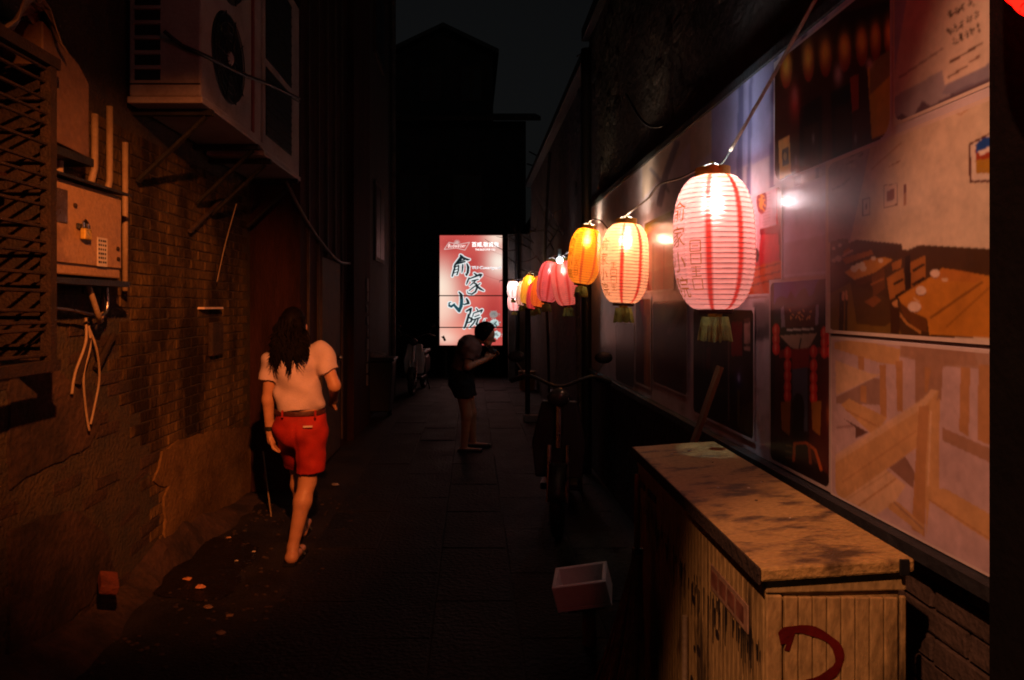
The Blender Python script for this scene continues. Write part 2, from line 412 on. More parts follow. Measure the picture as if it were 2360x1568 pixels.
# security grille window
g = empty('window_grille', (-1.75, 2.4, 1.4), 'rusty iron window cage of close horizontal bars left of meter box', 'window grille')
gx, gy0, gy1, gz0, gz1 = -1.70, 1.55, 2.76, 1.40, 2.60
bar_me = MB().tube([(0, gy0, 0), (0, gy1, 0)], .0075, 6).mesh('bar', M_RUST)
for k in range(19):
    o = bpy.data.objects.new('bar', bar_me); COL.objects.link(o); o.location = (gx+random.uniform(-.004, .004), 0, gz0+.045+k*.062); o.rotation_euler = (random.uniform(-.012, .012), 0, 0); setpar(o, g)
for yy in (gy1-.02, 2.16, gy0):
    MB().bb(gx-.02, gx+.022, yy-.02, yy+.02, gz0-.02, gz1).build('post', M_RUST, g)
for zz in (gz0-.02, gz1): MB().bb(gx-.025, gx+.026, gy0-.04, gy1+.02, zz-.022, zz+.022).build('rail', M_RUST, g)
for k in range(10):
    MB().tube([(LX, gy1-.02, gz0+.06+k*.124), (gx, gy1-.02, gz0+.06+k*.124)], .007, 6).build('side_bar', M_RUST, g)
MB().bb(-1.95, LX+.012, gy0, gy1-.06, gz0+.02, gz1-.05).build('window_pane', pm('dark window glass', (.012, .012, .014), .12, .2, 3, .05, 10, spec=.6), g)
for yy in (gy0+.04, 2.15, gy1-.09): MB().bb(LX-.01, LX+.03, yy-.025, yy+.025, gz0, gz1-.03).build('window_frame', M_DWOOD, g)
MB().bb(LX, gx-.021, gy1+.001, gy1+.012, gz0, gz1).build('added_board', M_RUST, g)  # added dark board, hides the lit end of the meter box
# clutter behind the bars
for k in range(7):
    o = MB().box((-1.82, random.uniform(2.0, 2.6), gz0+.12+k*.15), (.08, random.uniform(.08, .3), .03), (random.uniform(-.2, .2), 0, 0)).build('slat_scrap', M_DWOOD if k % 2 else M_REDW)
    tag(o, ['lowest reddish', 'lowest dark', 'second reddish', 'middle dark', 'third reddish', 'upper dark', 'topmost reddish'][k]+' scrap of wood stored behind the window bars', 'wood scrap', 'scraps behind the window bars')

# crumpled sheet on the cage and upper meter board
b = MB(); n = 16; V = []
for i in range(n+1):
    for j in range(n+1):
        u, v = i/n, j/n; y = 2.25+.62*u; x = -1.92+.22*v
        z = 2.66+.13*math.sin(u*7+v*3)*v+.10*(abs(((u*5+v*2) % 1)-.5))+.20*max(0, u-.45)*(1-v*.6)+random.uniform(-.018, .018)
        V.append((x, y, z))
b.add(V, [(i*(n+1)+j, i*(n+1)+j+1, (i+1)*(n+1)+j+1, (i+1)*(n+1)+j) for i in range(n) for j in range(n)])
o = b.build('crumpled_sheet', pm('dirty plastic sheet', (.24, .15, .09), .5, .4, 7, .3, 40, col2=(.2, .14, .09)))
sm = o.modifiers.new('s', 'SOLIDIFY'); sm.thickness = .004
tag(o, 'crumpled pale plastic sheet dumped on top of the window cage', 'plastic sheet')
ub = empty('junction_box', (-1.85, 3.05, 2.25), 'grimy tilted tin box on wall above the meter box', 'electric box')
q = [(2.80, 2.79), (3.06, 2.70), (3.14, 2.64), (3.14, 2.30), (2.80, 2.32)]
MB().prism(q, lambda u, v, d: (d, u, v), LX, -1.76).build('casing', pm('grimy tin', (.20, .115, .065), .6, .5, 6, .2, 40, col2=(.16, .09, .055)), ub, bevel=.006)
MB().bb(LX, -1.75, 2.80, 3.16, 2.262, 2.298).build('bottom_lip', M_DKGREY, ub)
for yy in (2.90, 3.02): MB().tube([(-1.83, yy, 2.27), (-1.83, yy, 2.20), (-1.80, yy+.03, 2.16)], .022, 8).build('cable_gland', M_PIPE, ub)

# meter box
mbx = empty('meter_box', (-1.83, 3.1, 1.74), 'cream metal meter box with padlock and sticker on ochre wall', 'electric box')
y0, y1, z0, z1, X0 = 2.80, 3.405, 1.755, 2.165, -1.755
MB().bb(LX, X0, y0, y1, z0, z1).build('casing', M_CREAM, mbx, bevel=.008)
MB().bb(X0+.001, X0+.014, y0+.02, y1-.015, z0+.05, z1-.02).build('door', M_CREAM, mbx, bevel=.004)
MB().add([(LX, y0-.02, z1+.05), (X0+.05, y0-.02, z1+.012), (X0+.05, y1+.02, z1+.012), (LX, y1+.02, z1+.05), (LX, y0-.02, z1+.035), (X0+.05, y0-.02, z1), (X0+.05, y1+.02, z1), (LX, y1+.02, z1+.035)],
         [(0, 1, 2, 3), (4, 7, 6, 5), (0, 4, 5, 1), (1, 5, 6, 2), (2, 6, 7, 3), (3, 7, 4, 0)]).build('rain_hood', M_DKGREY, mbx)
MB().bb(X0+.014, X0+.02, y0+.02, y0+.13, z1-.19, z1-.05).build('meter_window', pm('smoky pane', (.07, .045, .03), .25, .3, 8, .05, 30), mbx)
lk = MB().bb(X0+.02, X0+.045, 3.02, 3.075, 1.915, 1.965).build('padlock', M_GOLD, mbx, bevel=.006)
MB().tube([(X0+.03, 3.03, 1.965), (X0+.03, 3.03, 1.99), (X0+.03, 3.048, 2.003), (X0+.03, 3.066, 1.99), (X0+.03, 3.066, 1.965)], .006, 6).build('shackle', M_STEEL, lk)
MB().bb(X0+.014, X0+.024, 3.0, 3.10, 1.96, 1.985).build('hasp', M_DKGREY, mbx, bevel=.003)
MB().bb(X0+.014, X0+.017, 3.17, 3.255, 1.775+.03, 1.94).build('sticker', M_PAPERW, mbx)
b = MB()
for k in range(6):
    zz = 1.825+k*.02
    for j in range(4): b.bb(X0+.017, X0+.0182, 3.178+j*.018, 3.178+j*.018+random.uniform(.008, .014), zz-.005, zz+.005)
b.build('sticker_print', M_BLACK, mbx)
for yy, zz in ((3.35, 1.90), (3.355, 1.85), (2.99, 2.06)): MB().ball((X0+.016, yy, zz), .011, 8, 5).build('rivet', M_RUST, mbx)
MB().bb(LX, X0+.02, y0-.02, y1+.06, 1.715, 1.742).build('shelf_bracket', M_DKGREY, mbx)
for y, n_ in ((3.02, 0), (3.2, 1)):
    pass
def cable(name, pts, r, mat, label, cat='cable', group=None, parent=None, n=8):
    o = MB().tube(bez(pts, 8), r, n).build(name, mat, parent, smooth=True)
    if not parent: tag(o, label, cat, group)
    return o
# wiring under the meter box
cable('cable', [(-1.8, 3.19, 1.735), (-1.79, 3.22, 1.66), (-1.8, 3.29, 1.57), (-1.86, 3.41, 1.54), (-1.9, 3.51, 1.59), (-1.9, 3.53, 1.73)], .013, M_PIPE, 'thick pale conduit looping below the meter box')
cable('cable', [(-1.86, 2.95, 1.73), (-1.85, 2.95, 1.63), (-1.84, 3.15, 1.6), (-1.83, 3.4, 1.58), (-1.83, 3.42, 1.72)], .008, M_STEEL, 'thin square metal conduit frame below the meter box')
cable('cable', [(-1.9, 3.38, 1.54), (-1.89, 3.38, 1.42), (-1.9, 3.34, 1.28), (-1.905, 3.37, 1.1), (-1.9, 3.39, 1.0)], .006, M_PIPE, 'thin loose wire hanging longest below the meter box')
cable('cable', [(-1.9, 3.38, 1.52), (-1.88, 3.42, 1.4), (-1.9, 3.48, 1.25), (-1.905, 3.44, 1.1), (-1.9, 3.4, 1.03)], .006, M_PIPE, 'thin bowed wire beside the longest hanging wire')
for k, (a, c_) in enumerate((((3.38, 1.46), (3.30, 1.24)), ((3.62, 1.47), (3.47, 1.30)))):
    o = MB().tube([(LX+.03, a[0], a[1]), (LX+.02, c_[0], c_[1])], [.016, .019], 7).build('wood_peg', M_RUST)
    tag(o, ['upright', 'slanting'][k]+' rusty metal stub on bricks under the meter box', 'bracket')
for k, (yy, z0_, z1_) in enumerate(((3.42, 2.23, 2.58), (3.56, 2.19, 2.66))):
    o = MB().tube([(LX+.04, yy, z1_), (LX+.04, yy, z0_+.08), (LX+.05, yy-.05, z0_)], .017, 8).build('conduit_pipe', M_PIPE, smooth=True)
    tag(o, ['short pale pipe with kinked foot rising from meter box', 'middle pale pipe of three rising above the meter box'][k], 'pipe')
cable('cable', [(-1.9, 3.36, 1.56), (-1.885, 3.33, 1.44), (-1.9, 3.27, 1.30), (-1.905, 3.25, 1.20)], .007, M_PIPE, 'short stiff wire left of the hanging wires')
cable('cable', [(-1.88, 3.48, 1.73), (-1.87, 3.50, 1.62), (-1.88, 3.46, 1.55), (-1.89, 3.40, 1.52)], .006, M_PIPE, 'thin inner wire curling inside the thick conduit loop')
o = MB().tube([(LX+.06, 3.68, 2.50), (LX+.06, 3.68, 1.70)], .016, 8).build('conduit_pipe', M_PIPE, smooth=True)
tag(o, 'long bright vertical pipe on wall right of the meter box', 'pipe')
o = MB().bb(LX, LX+.05, 4.80, 5.16, 1.597, 1.611).build('wall_bracket', pm('glint-painted tin', (.75, .6, .5), .35, .1, 9, 0, 30)); tag(o, 'short metal strip with painted glint on the ochre bricks', 'bracket')  # pale matt colour stands in for the glint on the metal
p0 = onx(540, 740, LX); o = MB().bb(LX, LX+.04, 4.98, 5.2, 1.25, 1.5).build('wall_plate', M_BRICK, bevel=.01); tag(o, 'small dark square plate on bricks below metal strip', 'plate')

# ---- air conditioners
AX0, AX1 = -1.90, -1.50
def ac_frame(root, ya, yb, za, zb):
    MB().bb(AX0, AX1, ya, yb, za, zb).build('casing', M_ACW, root, bevel=.012)
    MB().bb(AX0-.005, AX1+.012, ya-.012, yb+.006, za-.04, za-.002).build('base_tray', M_ACW, root, bevel=.006)
    for yy in (ya+.12, yb-.12):
        MB().bb(LX, AX1+.02, yy-.02, yy+.02, za-.075, za-.042).build('bracket', M_DKGREY, root)
        MB().tube([(LX+.02, yy, za-.45), (AX1-.02, yy, za-.08)], .016, 6).build('bracket_brace', M_DKGREY, root)
a1 = empty('air_conditioner', (-1.7, 4.3, 2.7), 'tall twin fan air conditioner with slatted side, nearest of the two', 'air conditioner')
ya, yb, za, zb = 3.78, 4.86, 2.78, 4.10
ac_frame(a1, ya, yb, za, zb)
for k in range(12):
    MB().bb(AX0+.035, AX0+.175, ya-.004, ya+.01, za+.09+k*.083, za+.09+k*.083+.055).build('vent_slot', M_BLACK, a1)
    MB().bb(AX0+.03, AX0+.18, ya-.014, ya-.004, za+.148+k*.083, za+.158+k*.083).build('vent_lip', M_ACW, a1)
MB().bb(AX0+.004, AX1-.004, ya-.006, ya, za+.065, za+.072).build('seam', M_DKGREY, a1)
for zc in (za+.36, za+.98):
    ring = MB(); yc = ya+.42
    Mx = Matrix.Rotation(R(90), 3, 'Y')
    f_ = MB().lathe([(.001, .004), (.27, .004), (.285, -.01)], (AX1, yc, zc), 32, Mx).build('fan_grille', M_BLACK, a1)
    for rr in (.06, .11, .16, .21, .26):
        MB().tube([(AX1+.014, yc+rr*math.cos(t*math.pi/16), zc+rr*math.sin(t*math.pi/16)) for t in range(33)], .0035, 5, False).build('grille_ring', M_DKGREY, f_)
    for t in range(10):
        a_ = t*math.pi/5; MB().tube([(AX1+.018, yc+.03*math.cos(a_), zc+.03*math.sin(a_)), (AX1+.018, yc+.275*math.cos(a_), zc+.275*math.sin(a_))], .0035, 5).build('grille_spoke', M_DKGREY, f_)
    MB().ball((AX1+.012, yc, zc), .045, 10, 6, (.4, 1, 1)).build('fan_hub', M_ACW, f_)
MB().bb(AX1+.0005, AX1+.006, yb-.22, yb-.17, za+.03, zb-.03).build('trim_strip', pm('red tape', (.35, .04, .03), .5, .3, 8, .1, 40), a1)
a2 = empty('air_conditioner', (-1.7, 5.4, 2.7), 'air conditioner with dark grille panels, farther of the two', 'air conditioner')
ya, yb = 4.90, 5.93; ac_frame(a2, ya, yb, 2.74, 4.2)
for za_, zb_ in ((2.86, 3.36), (3.42, 4.1)):
    MB().bb(AX1+.001, AX1+.008, ya+.06, yb-.28, za_, zb_).build('grille_panel', M_BLACK, a2, bevel=.003)
    for k in range(9):
        zz = za_+.03+k*(zb_-za_-.05)/8; MB().bb(AX1+.008, AX1+.014, ya+.07, yb-.29, zz-.004, zz+.004).build('grille_slat', M_DKGREY, a2)
cable('cable', [at(378, 72, 3.7), at(420, 105, 3.75), at(470, 128, 3.8), at(560, 172, 4.4), at(620, 195, 5.0), at(690, 228, 5.9)], .012, M_WIRE, 'thick black cable strung in front of the air conditioners')
cable('cable', [at(392, 92, 3.71), at(450, 116, 3.78), at(500, 142, 4.0), at(600, 190, 4.9), at(690, 236, 5.9)], .006, M_WIRE, 'thin black cable under the thick one before the air conditioners')
cable('cable', [at(660, 418, 5.8), at(690, 480, 5.88), at(730, 545, 6.4), at(775, 598, 7.2), at(800, 607, 8.0), at(828, 606, 9.0)], .016, pm('grey hose', (.16, .13, .12), .6, .3, 9, .2, 40), 'grey drain hose sagging down from the farther air conditioner')
cable('cable', [at(545, 470, 5.1), at(520, 560, 5.1), at(500, 650, 5.05)], .004, M_PIPE, 'thin pale wire hanging straight down the ochre wall')
o = MB().tube([onx(500, 462, LX)+Vector((.03, 0, 0)), onx(428, 533, LX)+Vector((.03, 0, 0))], .016, 6).build('wall_batten', M_DWOOD); tag(o, 'slanting wooden batten on wall under the air conditioners', 'batten')

# ================================================================== left buildings beyond
b2 = empty('plastered_building', (-1.5, 7.7, 0), 'reddish plastered building projecting past the air conditioners', 'building')
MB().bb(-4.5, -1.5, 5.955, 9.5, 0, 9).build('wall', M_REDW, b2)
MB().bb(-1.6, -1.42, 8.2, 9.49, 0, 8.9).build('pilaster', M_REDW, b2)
for k in range(5): MB().bb(-1.5, -1.478, 6.2+k*.4, 6.23+k*.4, .1, 8.8).build('batten', M_DWOOD, b2)
dr = MB().bb(-1.505, -1.47, 6.7, 7.6, .05, 2.1).build('door', M_DWOOD, b2); MB().ball((-1.45, 7.5, 1.05), .03, 8, 6).build('handle', M_STEEL, dr)
b = MB()
for k in range(9):
    z = 1.9-k*.16; b.box((-1.41, 9.2+random.uniform(-.03, .03), z), (.014, random.uniform(.04, .10), random.uniform(.1, .18)))
b.build('peeling_paint', pm('flaking paint', (.22, .18, .17), .8, .3, 12, .3, 40), b2)
b3 = empty('dark_building', (-1.5, 11, 0), 'dark building with a drainpipe beside the far sign', 'building')
MB().bb(-4.5, -1.47, 9.505, 12.5, 0, 9.5).build('wall', M_DARKW, b3)
MB().tube([(-1.42, 12.3, 0), (-1.42, 12.3, 9)], .045, 10).build('drainpipe', pm('pale drainpipe', (.16, .12, .10), .6, .4, 4, .2, 30, col2=(.05, .04, .04)), b3)
for zz in (2.3, 5.4):
    wd = MB().bb(-1.475, -1.44, 10.2, 11.2, zz, zz+1.2).build('window', M_DWOOD, b3); MB().bb(-1.44, -1.434, 10.25, 10.68, zz+.06, zz+1.14).build('pane', M_BLACK, wd); MB().bb(-1.44, -1.434, 10.72, 11.15, zz+.06, zz+1.14).build('pane', M_BLACK, wd)

# far gabled house
GB = empty('gabled_house', (-.9, 23, 0), 'tall dark gabled house closing the end of the alley', 'building')
Yg = 22
gp = lambda x, y: ((x-VX)/F*Yg, CZ-(y-VY)/F*Yg)
ap = gp(1022, 62); er = gp(1140, 118); el = (2*ap[0]-er[0], er[1])
MB().prism([(el[0]+.1, 0), (er[0]-.05, 0), (er[0]-.05, er[1]-.1), (ap[0], ap[1]-.1), (el[0]+.1, el[1]-.1)], lambda u, v, d: (u, d, v), Yg, Yg+7).build('wall', M_DARKW, GB)
for s_, e_ in ((1, er), (-1, el)):
    MB().prism([(ap[0], ap[1]), (e_[0]+.12*s_, e_[1]-.06), (e_[0]+.12*s_, e_[1]-.2), (ap[0], ap[1]-.14)], lambda u, v, d: (u, d, v), Yg-.35, Yg+7.2).build('roof', M_BLACK, GB)
lx1 = gp(1225, 0)[0]; ez = gp(0, 285)[1]
MB().bb(-3.2, lx1-.28, Yg-1.2, Yg-.01, 0, ez-.25).build('porch_wall', M_DARKW, GB)
MB().add([(-3.6, Yg-1.75, ez-.25), (lx1+.12, Yg-1.75, ez-.25), (lx1+.12, Yg-.01, ez+.32), (-3.6, Yg-.01, ez+.32), (-3.6, Yg-1.75, ez-.38), (lx1+.12, Yg-1.75, ez-.38), (lx1+.12, Yg-.01, ez+.18), (-3.6, Yg-.01, ez+.18)],
         [(0, 1, 2, 3), (4, 7, 6, 5), (0, 4, 5, 1), (1, 5, 6, 2), (2, 6, 7, 3), (3, 7, 4, 0)]).build('porch_roof', M_BROWNW, GB)
for (x0, z0_, ww, hh) in ((-1.7, 8.2, .7, 1.1), (-.4, 8.2, .7, 1.1)):
    wd = MB().bb(x0, x0+ww, Yg-.05, Yg+.02, z0_, z0_+hh).build('window', M_DWOOD, GB)
    for q in range(2): MB().bb(x0+.05+q*ww/2, x0+ww/2-.02+q*ww/2, Yg-.06, Yg-.05, z0_+.06, z0_+hh-.06).build('pane', M_BLACK, wd)
for (x0, z0_, ww, hh) in ((-2.2, 4.2, .9, 1.4), (-.6, 4.2, .9, 1.4)):
    wd = MB().bb(x0, x0+ww, Yg-1.25, Yg-1.19, z0_, z0_+hh).build('window', M_DWOOD, GB)
    for q in range(2): MB().bb(x0+.05+q*ww/2, x0+ww/2-.02+q*ww/2, Yg-1.26, Yg-1.25, z0_+.06, z0_+hh-.06).build('pane', M_BLACK, wd)

# ================================================================== right building
RX = 1.15
rb = empty('right_building', (1.3, 6, 0), 'low rough brown building carrying the photo mural and lanterns', 'building')
MB().bb(RX+.05, 6, .3, 7.0, 0, 4.35).build('wall', M_BROWNW, rb)
MB().bb(RX+.10, 6, 7.0, 14.5, 0, 4.15).build('wall', M_BROWNW, rb)
MB().bb(RX-.02, 6, 1.0, 7.05, 4.35, 4.47).build('roof_edge', M_BLACK, rb)
MB().bb(RX-.02, 6, 7.05, 14.6, 4.15, 4.25).build('roof_edge', M_BLACK, rb)
b = MB()
for k in range(80):
    y = random.uniform(2.2, 8); z = random.uniform(2.7, 4.2); b.ball((RX+.05, y, z), random.uniform(.02, .11), 7, 4, (.12, random.uniform(.6, 2), 1))
tag(b.build('flaking_render', M_BROWNW, rb), kind='stuff')
MB().bb(RX-.045, RX+.05, 1.05, 6.95, .985, 1.018).build('ledge', M_NAVY, rb)
MB().bb(RX-.012, RX+.05, 1.05, 6.95, 2.562, 2.60).build('mural_rail', M_NAVY, rb)
# bricks under the mural
rb_me = [brick_mesh(.225, pm('dark right brick', (.13, .078, .055), .9, .5, 5, .4, 60, col2=(.07, .042, .03))) for _ in range(4)]
for i in range(14):
    y = 1.25+(i % 2)*.119; z = .955-i*.068
    while y < 3.7:
        o = bpy.data.objects.new('brick', random.choice(rb_me)); COL.objects.link(o); o.location = (RX+.012+random.uniform(-.003, .004), y, z); o.rotation_euler = (0, 0, math.pi); setpar(o, rb)
        y += .237
# far right block
MB_ = MB().bb(1.3, 5, 14.6, 24, 0, 3.6).build('far_block', M_DARKW); tag(MB_, 'low dark wall block past the last lanterns', 'building')
# near dark pillar
pl = empty('pillar', (1.03, 1.26, 0), 'black square pillar at the near end of the photo mural', 'pillar')
MB().bb((2279-VX)/F*1.32, 1.6, 1.2, 1.32, 0, 5).build('shaft', pm('matt black pillar', (.008, .007, .007), .95, .3, 9, .2, 60, spec=.05, rvar=.03), pl, bevel=.002)
MB().bb((2279-VX)/F*1.32-.004, 1.6, 1.19, 1.33, 0, .14).build('base', M_DKGREY, pl)

# ---- the photo mural
mural = empty('photo_mural', (RX, 4, 1.02), 'mural of restaurant photographs with rounded white frames on right wall', 'mural')
M_PRINT = printmat('mural print')
def panel(name, ya, yb, z0_, z1_, res, paint, X, border=None, rc=.03, bw=.010, base=(200, 190, 195), label=None):
    ny = max(8, int((yb-ya)/res)); nz = max(8, int((z1_-z0_)/res))
    yy = np.linspace(ya, yb, ny); zz = np.linspace(z0_, z1_, nz); Yg_, Zg = np.meshgrid(yy, zz)
    r = Ras(VX+X/Yg_*F, VY-(Zg-CZ)*F/Yg_, base)
    paint(r); r.noise(.06).blur(1)
    if border:
        dy = np.abs(Yg_-(ya+yb)/2)-((yb-ya)/2-bw-rc); dz = np.abs(Zg-(z0_+z1_)/2)-((z1_-z0_)/2-bw-rc)
        d = np.hypot(np.maximum(dy, 0), np.maximum(dz, 0))+np.minimum(np.maximum(dy, dz), 0)-rc
        r.c[d > 0] = np.array(lin(border))
    pos = np.stack([np.full_like(Yg_, X), Yg_, Zg], -1)
    o = grid_mesh(name, pos, r.c, M_PRINT, mural)
    if label: o['label'] = label
    return o
Yx = lambda x: RX*F/(x-VX)
def zat(x, y): return CZ-(y-VY)/F*Yx(x)
def pan(xl, xr, yt, yb_, xref, *a, **k):    # frame traced at its edge xref
    return panel('photo_panel', Yx(xr), Yx(xl), zat(xref, yb_), zat(xref, yt), *a, **k)
MUL = 0
def nxt():
    global MUL; MUL += 1; return RX-.0015-MUL*.0007
# backdrop: pale mauve landscape print with tree shapes
def p_back(r):
    r.poly([(1330, 0), (1700, 0), (1700, 900), (1330, 900)], (224, 206, 220))
    r.poly([(1590, 250), (1660, 180), (1660, 330), (1590, 400)], (228, 196, 176))
    r.poly([(1480, 360), (1590, 250), (1590, 330), (1480, 460)], (222, 196, 188))
    r.poly([(1640, 190), (1790, 60), (1790, 350), (1640, 420)], (176, 166, 208))
    r.poly([(1790, 0), (2100, -200), (2100, 100), (1790, 140)], (206, 198, 226))
    for x, wd in ((1700, 12), (1722, 8), (1775, 10), (1835, 14), (1880, 9)):
        r.line([(x, 600), (x+8, 200), (x+30, -50)], [wd*.6, wd*.5, wd*.4], (98, 92, 138), .8)
    r.line([(1520, 470), (1535, 400), (1560, 330)], 7, (120, 110, 140), .8); r.line([(1540, 440), (1500, 390)], 4, (120, 110, 140), .7)
    r.line([(1552, 560), (1560, 470)], 6, (110, 90, 110), .7)
    r.poly([(1735, 700), (1775, 690), (1775, 770), (1735, 790)], (150, 138, 140)); r.poly([(1735, 760), (1775, 750), (1775, 780), (1735, 790)], (110, 100, 105))
    for _ in range(70):
        r.ell(random.uniform(1400, 1780), random.uniform(860, 1120), random.uniform(4, 16), random.uniform(4, 12), (112, 100, 104), .5, 1)
o = panel('backdrop_print', 1.22, 6.9, 1.02, 2.56, .011, p_back, RX-.001, base=(224, 208, 216))
# top-right: pale hall with a notice sheet and a mountain frieze
c7 = lambda x, y: (1659.4+.4997*x, .4997*y)
def P7(*q): return [c7(*p) for p in q]
cn = lambda x, y: (2230/1.0847+x*.2058, y*.2058)
def p1(r):
    r.poly(P7((790, 0), (860, 0), (800, 360), (790, 360)), (176, 170, 192))  # mauve wedge: shade left of the lamplight edge, painted into the print
    r.line([cn(85, 870), cn(560, 550)], 2.4, (150, 120, 118), .8)
    r.poly([cn(30, 1080), cn(560, 790), cn(590, 960), cn(1100, 700), cn(1100, 930), cn(30, 1430)], (172, 160, 172))
    r.poly([cn(40, 1420), cn(40, 1330), cn(110, 1270), cn(190, 1320), cn(230, 1310), cn(340, 1130), cn(430, 1190), cn(700, 1040), cn(720, 1010), cn(1100, 860), cn(1100, 940)], (104, 84, 100))
    r.poly([cn(600, 960), cn(1100, 690), cn(1100, 880), cn(700, 1050), cn(560, 1060)], (138, 132, 156), .7)
    r.poly([cn(590, 90), cn(1060, -260), cn(1060, 740), cn(595, 955)], (228, 205, 190))
    for row in ([(665, 160), (735, 130), (790, 90), (890, 35)], [(640, 350), (710, 320), (780, 275), (860, 215), (945, 160)], [(705, 460), (770, 425), (840, 385), (890, 345), (965, 305)]):
        for (x, y) in row:
            for _ in range(6):
                a = (x+random.uniform(-22, 22), y+random.uniform(-34, 34)); bq = (a[0]+random.uniform(-26, 26), a[1]+random.uniform(-22, 22))
                r.line([cn(*a), cn(*bq)], 1.5, (52, 34, 30))
    r.line([cn(650, 700), cn(860, 575), cn(1010, 480)], 2.4, (96, 66, 56)); r.line([cn(630, 870), cn(740, 800), cn(840, 740)], 1.9, (112, 76, 64)); r.line([cn(870, 700), cn(985, 625)], 1.9, (130, 90, 76))
pan(2059, 2320, -120, 293, 2059, .0035, p1, nxt(), (226, 208, 200), base=(222, 200, 188), label='pale photograph with a handwritten notice and mountain frieze')
def p2(r):
    r.poly(P7((250, 650), (500, 560), (500, 840), (250, 860)), (60, 34, 20))
    r.poly(P7((560, 60), (800, 0), (800, 260), (690, 300), (520, 200)), (30, 14, 10))
    for cx, cy, s in ((305, 320, 26), (408, 290, 25), (487, 268, 27), (575, 245, 28), (655, 218, 27), (718, 195, 24), (782, 175, 24)):
        x, y = c7(cx, cy); r.ell(x, y, s*.5, 44, (120, 24, 16)); r.ell(x-1, y-12, s*.42, 30, (214, 160, 72), 1, 1)
    r.poly(P7((680, 310), (795, 240), (795, 600), (700, 645)), (176, 146, 40))
    r.poly(P7((740, 260), (795, 225), (795, 340), (690, 440), (690, 300)), (120, 104, 60))
    r.poly(P7((365, 500), (470, 440), (470, 790), (365, 820)), (22, 14, 10)); r.poly(P7((510, 430), (610, 375), (610, 700), (520, 740)), (20, 13, 10))
    r.poly(P7((385, 590), (455, 560), (455, 780), (385, 800)), (42, 24, 14)); r.poly(P7((530, 500), (600, 470), (600, 680), (530, 710)), (38, 22, 13))
    r.poly(P7((600, 360), (640, 340), (640, 500), (610, 520)), (130, 50, 20))
    for cx, cy, rx, ry in ((545, 345, 9, 22), (690, 295, 8, 12), (345, 450, 6, 18)): r.ell(*c7(cx, cy), rx, ry, (190, 150, 150), .8, 1)
    r.ell(*c7(345, 470), 12, 40, (150, 26, 20), .8, 1)
    r.poly(P7((270, 650), (320, 625), (328, 800), (275, 830)), (176, 140, 84)); r.poly(P7((285, 690), (315, 675), (318, 755), (288, 770)), (50, 36, 24)); r.ell(*c7(300, 722), 4, 9, (150, 120, 80))
    for cx, cy in ((625, 640), (350, 740), (430, 640)): r.ell(*c7(cx, cy), 3, 12, (140, 130, 130), .6, 1)
    r.c = np.clip(r.c*1.7, 0, 1)
pan(1785, 2058, 145, 427, 1785, .0035, p2, nxt(), (226, 210, 216), base=(52, 20, 12), rc=.05, label='dark photograph of a shopfront hung with lanterns')
def p8(r):
    c8 = lambda x, y: (1521.1+.2647*x, 368.8+.2647*y)
    Q = lambda *q: [c8(*p) for p in q]
    r.poly(Q((480, 170), (1010, -20), (1010, 110), (480, 300)), (70, 30, 40)); r.poly(Q((480, 220), (1010, 20), (1010, 70), (480, 260)), (150, 30, 34)); r.poly(Q((480, 290), (1010, 90), (1010, 200), (480, 420)), (24, 42, 34))
    r.line([c8(660, 250), c8(1000, 80)], 2, (170, 90, 80))
    r.poly(Q((740, 270), (1010, 150), (1040, 900), (700, 960)), (200, 44, 60))
    r.poly(Q((755, 265), (800, 250), (815, 250), (1010, 140), (1010, 560), (880, 640), (860, 820), (830, 800), (820, 520), (770, 520)), (238, 190, 200))
    for k in range(14): r.line([c8(760+k*19, 250-k*8), c8(770+k*19, 228-k*8)], 1.2, (250, 220, 220))
    for k in range(12): r.line([c8(835+k*5, 330+k*25), c8(960, 290+k*26)], .8, (190, 110, 120), .7)
    r.ell(*c8(886, 362), 12, 29, (122, 16, 24)); 
    for pts in ([(872, 300), (905, 320)], [(865, 345), (910, 350)], [(890, 310), (870, 400), (905, 440)], [(900, 360), (875, 420)], [(885, 370), (915, 400)]): r.line([c8(*p) for p in pts], 2.1, (236, 150, 40))
    r.poly(Q((870, 600), (1040, 560), (1040, 640), (870, 650)), (120, 20, 40)); r.ell(*c8(830, 830), 9, 18, (60, 16, 14))
    r.poly(Q((700, 960), (1060, 870), (1060, 1180), (700, 1240)), (206, 92, 34))
    for y in (930, 1000, 1060): r.line([c8(780, y+40), c8(1045, y-30)], 1.4, (110, 40, 18))
pan(1655, 1806, 422, 682, 1806, .004, p8, nxt(), (226, 210, 216), base=(90, 30, 30), label='reddish photograph with a cloth banner and orange planks')
def p7(r): r.poly([(1808, 560), (1912, 540), (1912, 660), (1808, 690)], (170, 150, 160), .5)
pan(1808, 1914, 440, 640, 1808, .006, p7, nxt(), (228, 216, 232), rc=.005, base=(222, 210, 232), label='plain mauve photograph beside the shopfront picture')
def p13(r):
    r.poly([(1486, 520), (1545, 480), (1545, 500), (1486, 545)], (150, 120, 30)); r.poly([(1486, 560), (1560, 540), (1560, 620), (1486, 640)], (150, 90, 80)); r.poly([(1486, 630), (1560, 610), (1560, 680), (1486, 680)], (130, 40, 26))
    for x in (1505, 1530): r.line([(x, 680), (x, 560)], 2.5, (90, 40, 26), .8)
pan(1486, 1556, 512, 676, 1486, .008, p13, nxt(), (226, 210, 216), base=(120, 52, 40), label='reddish photograph behind the second lantern')
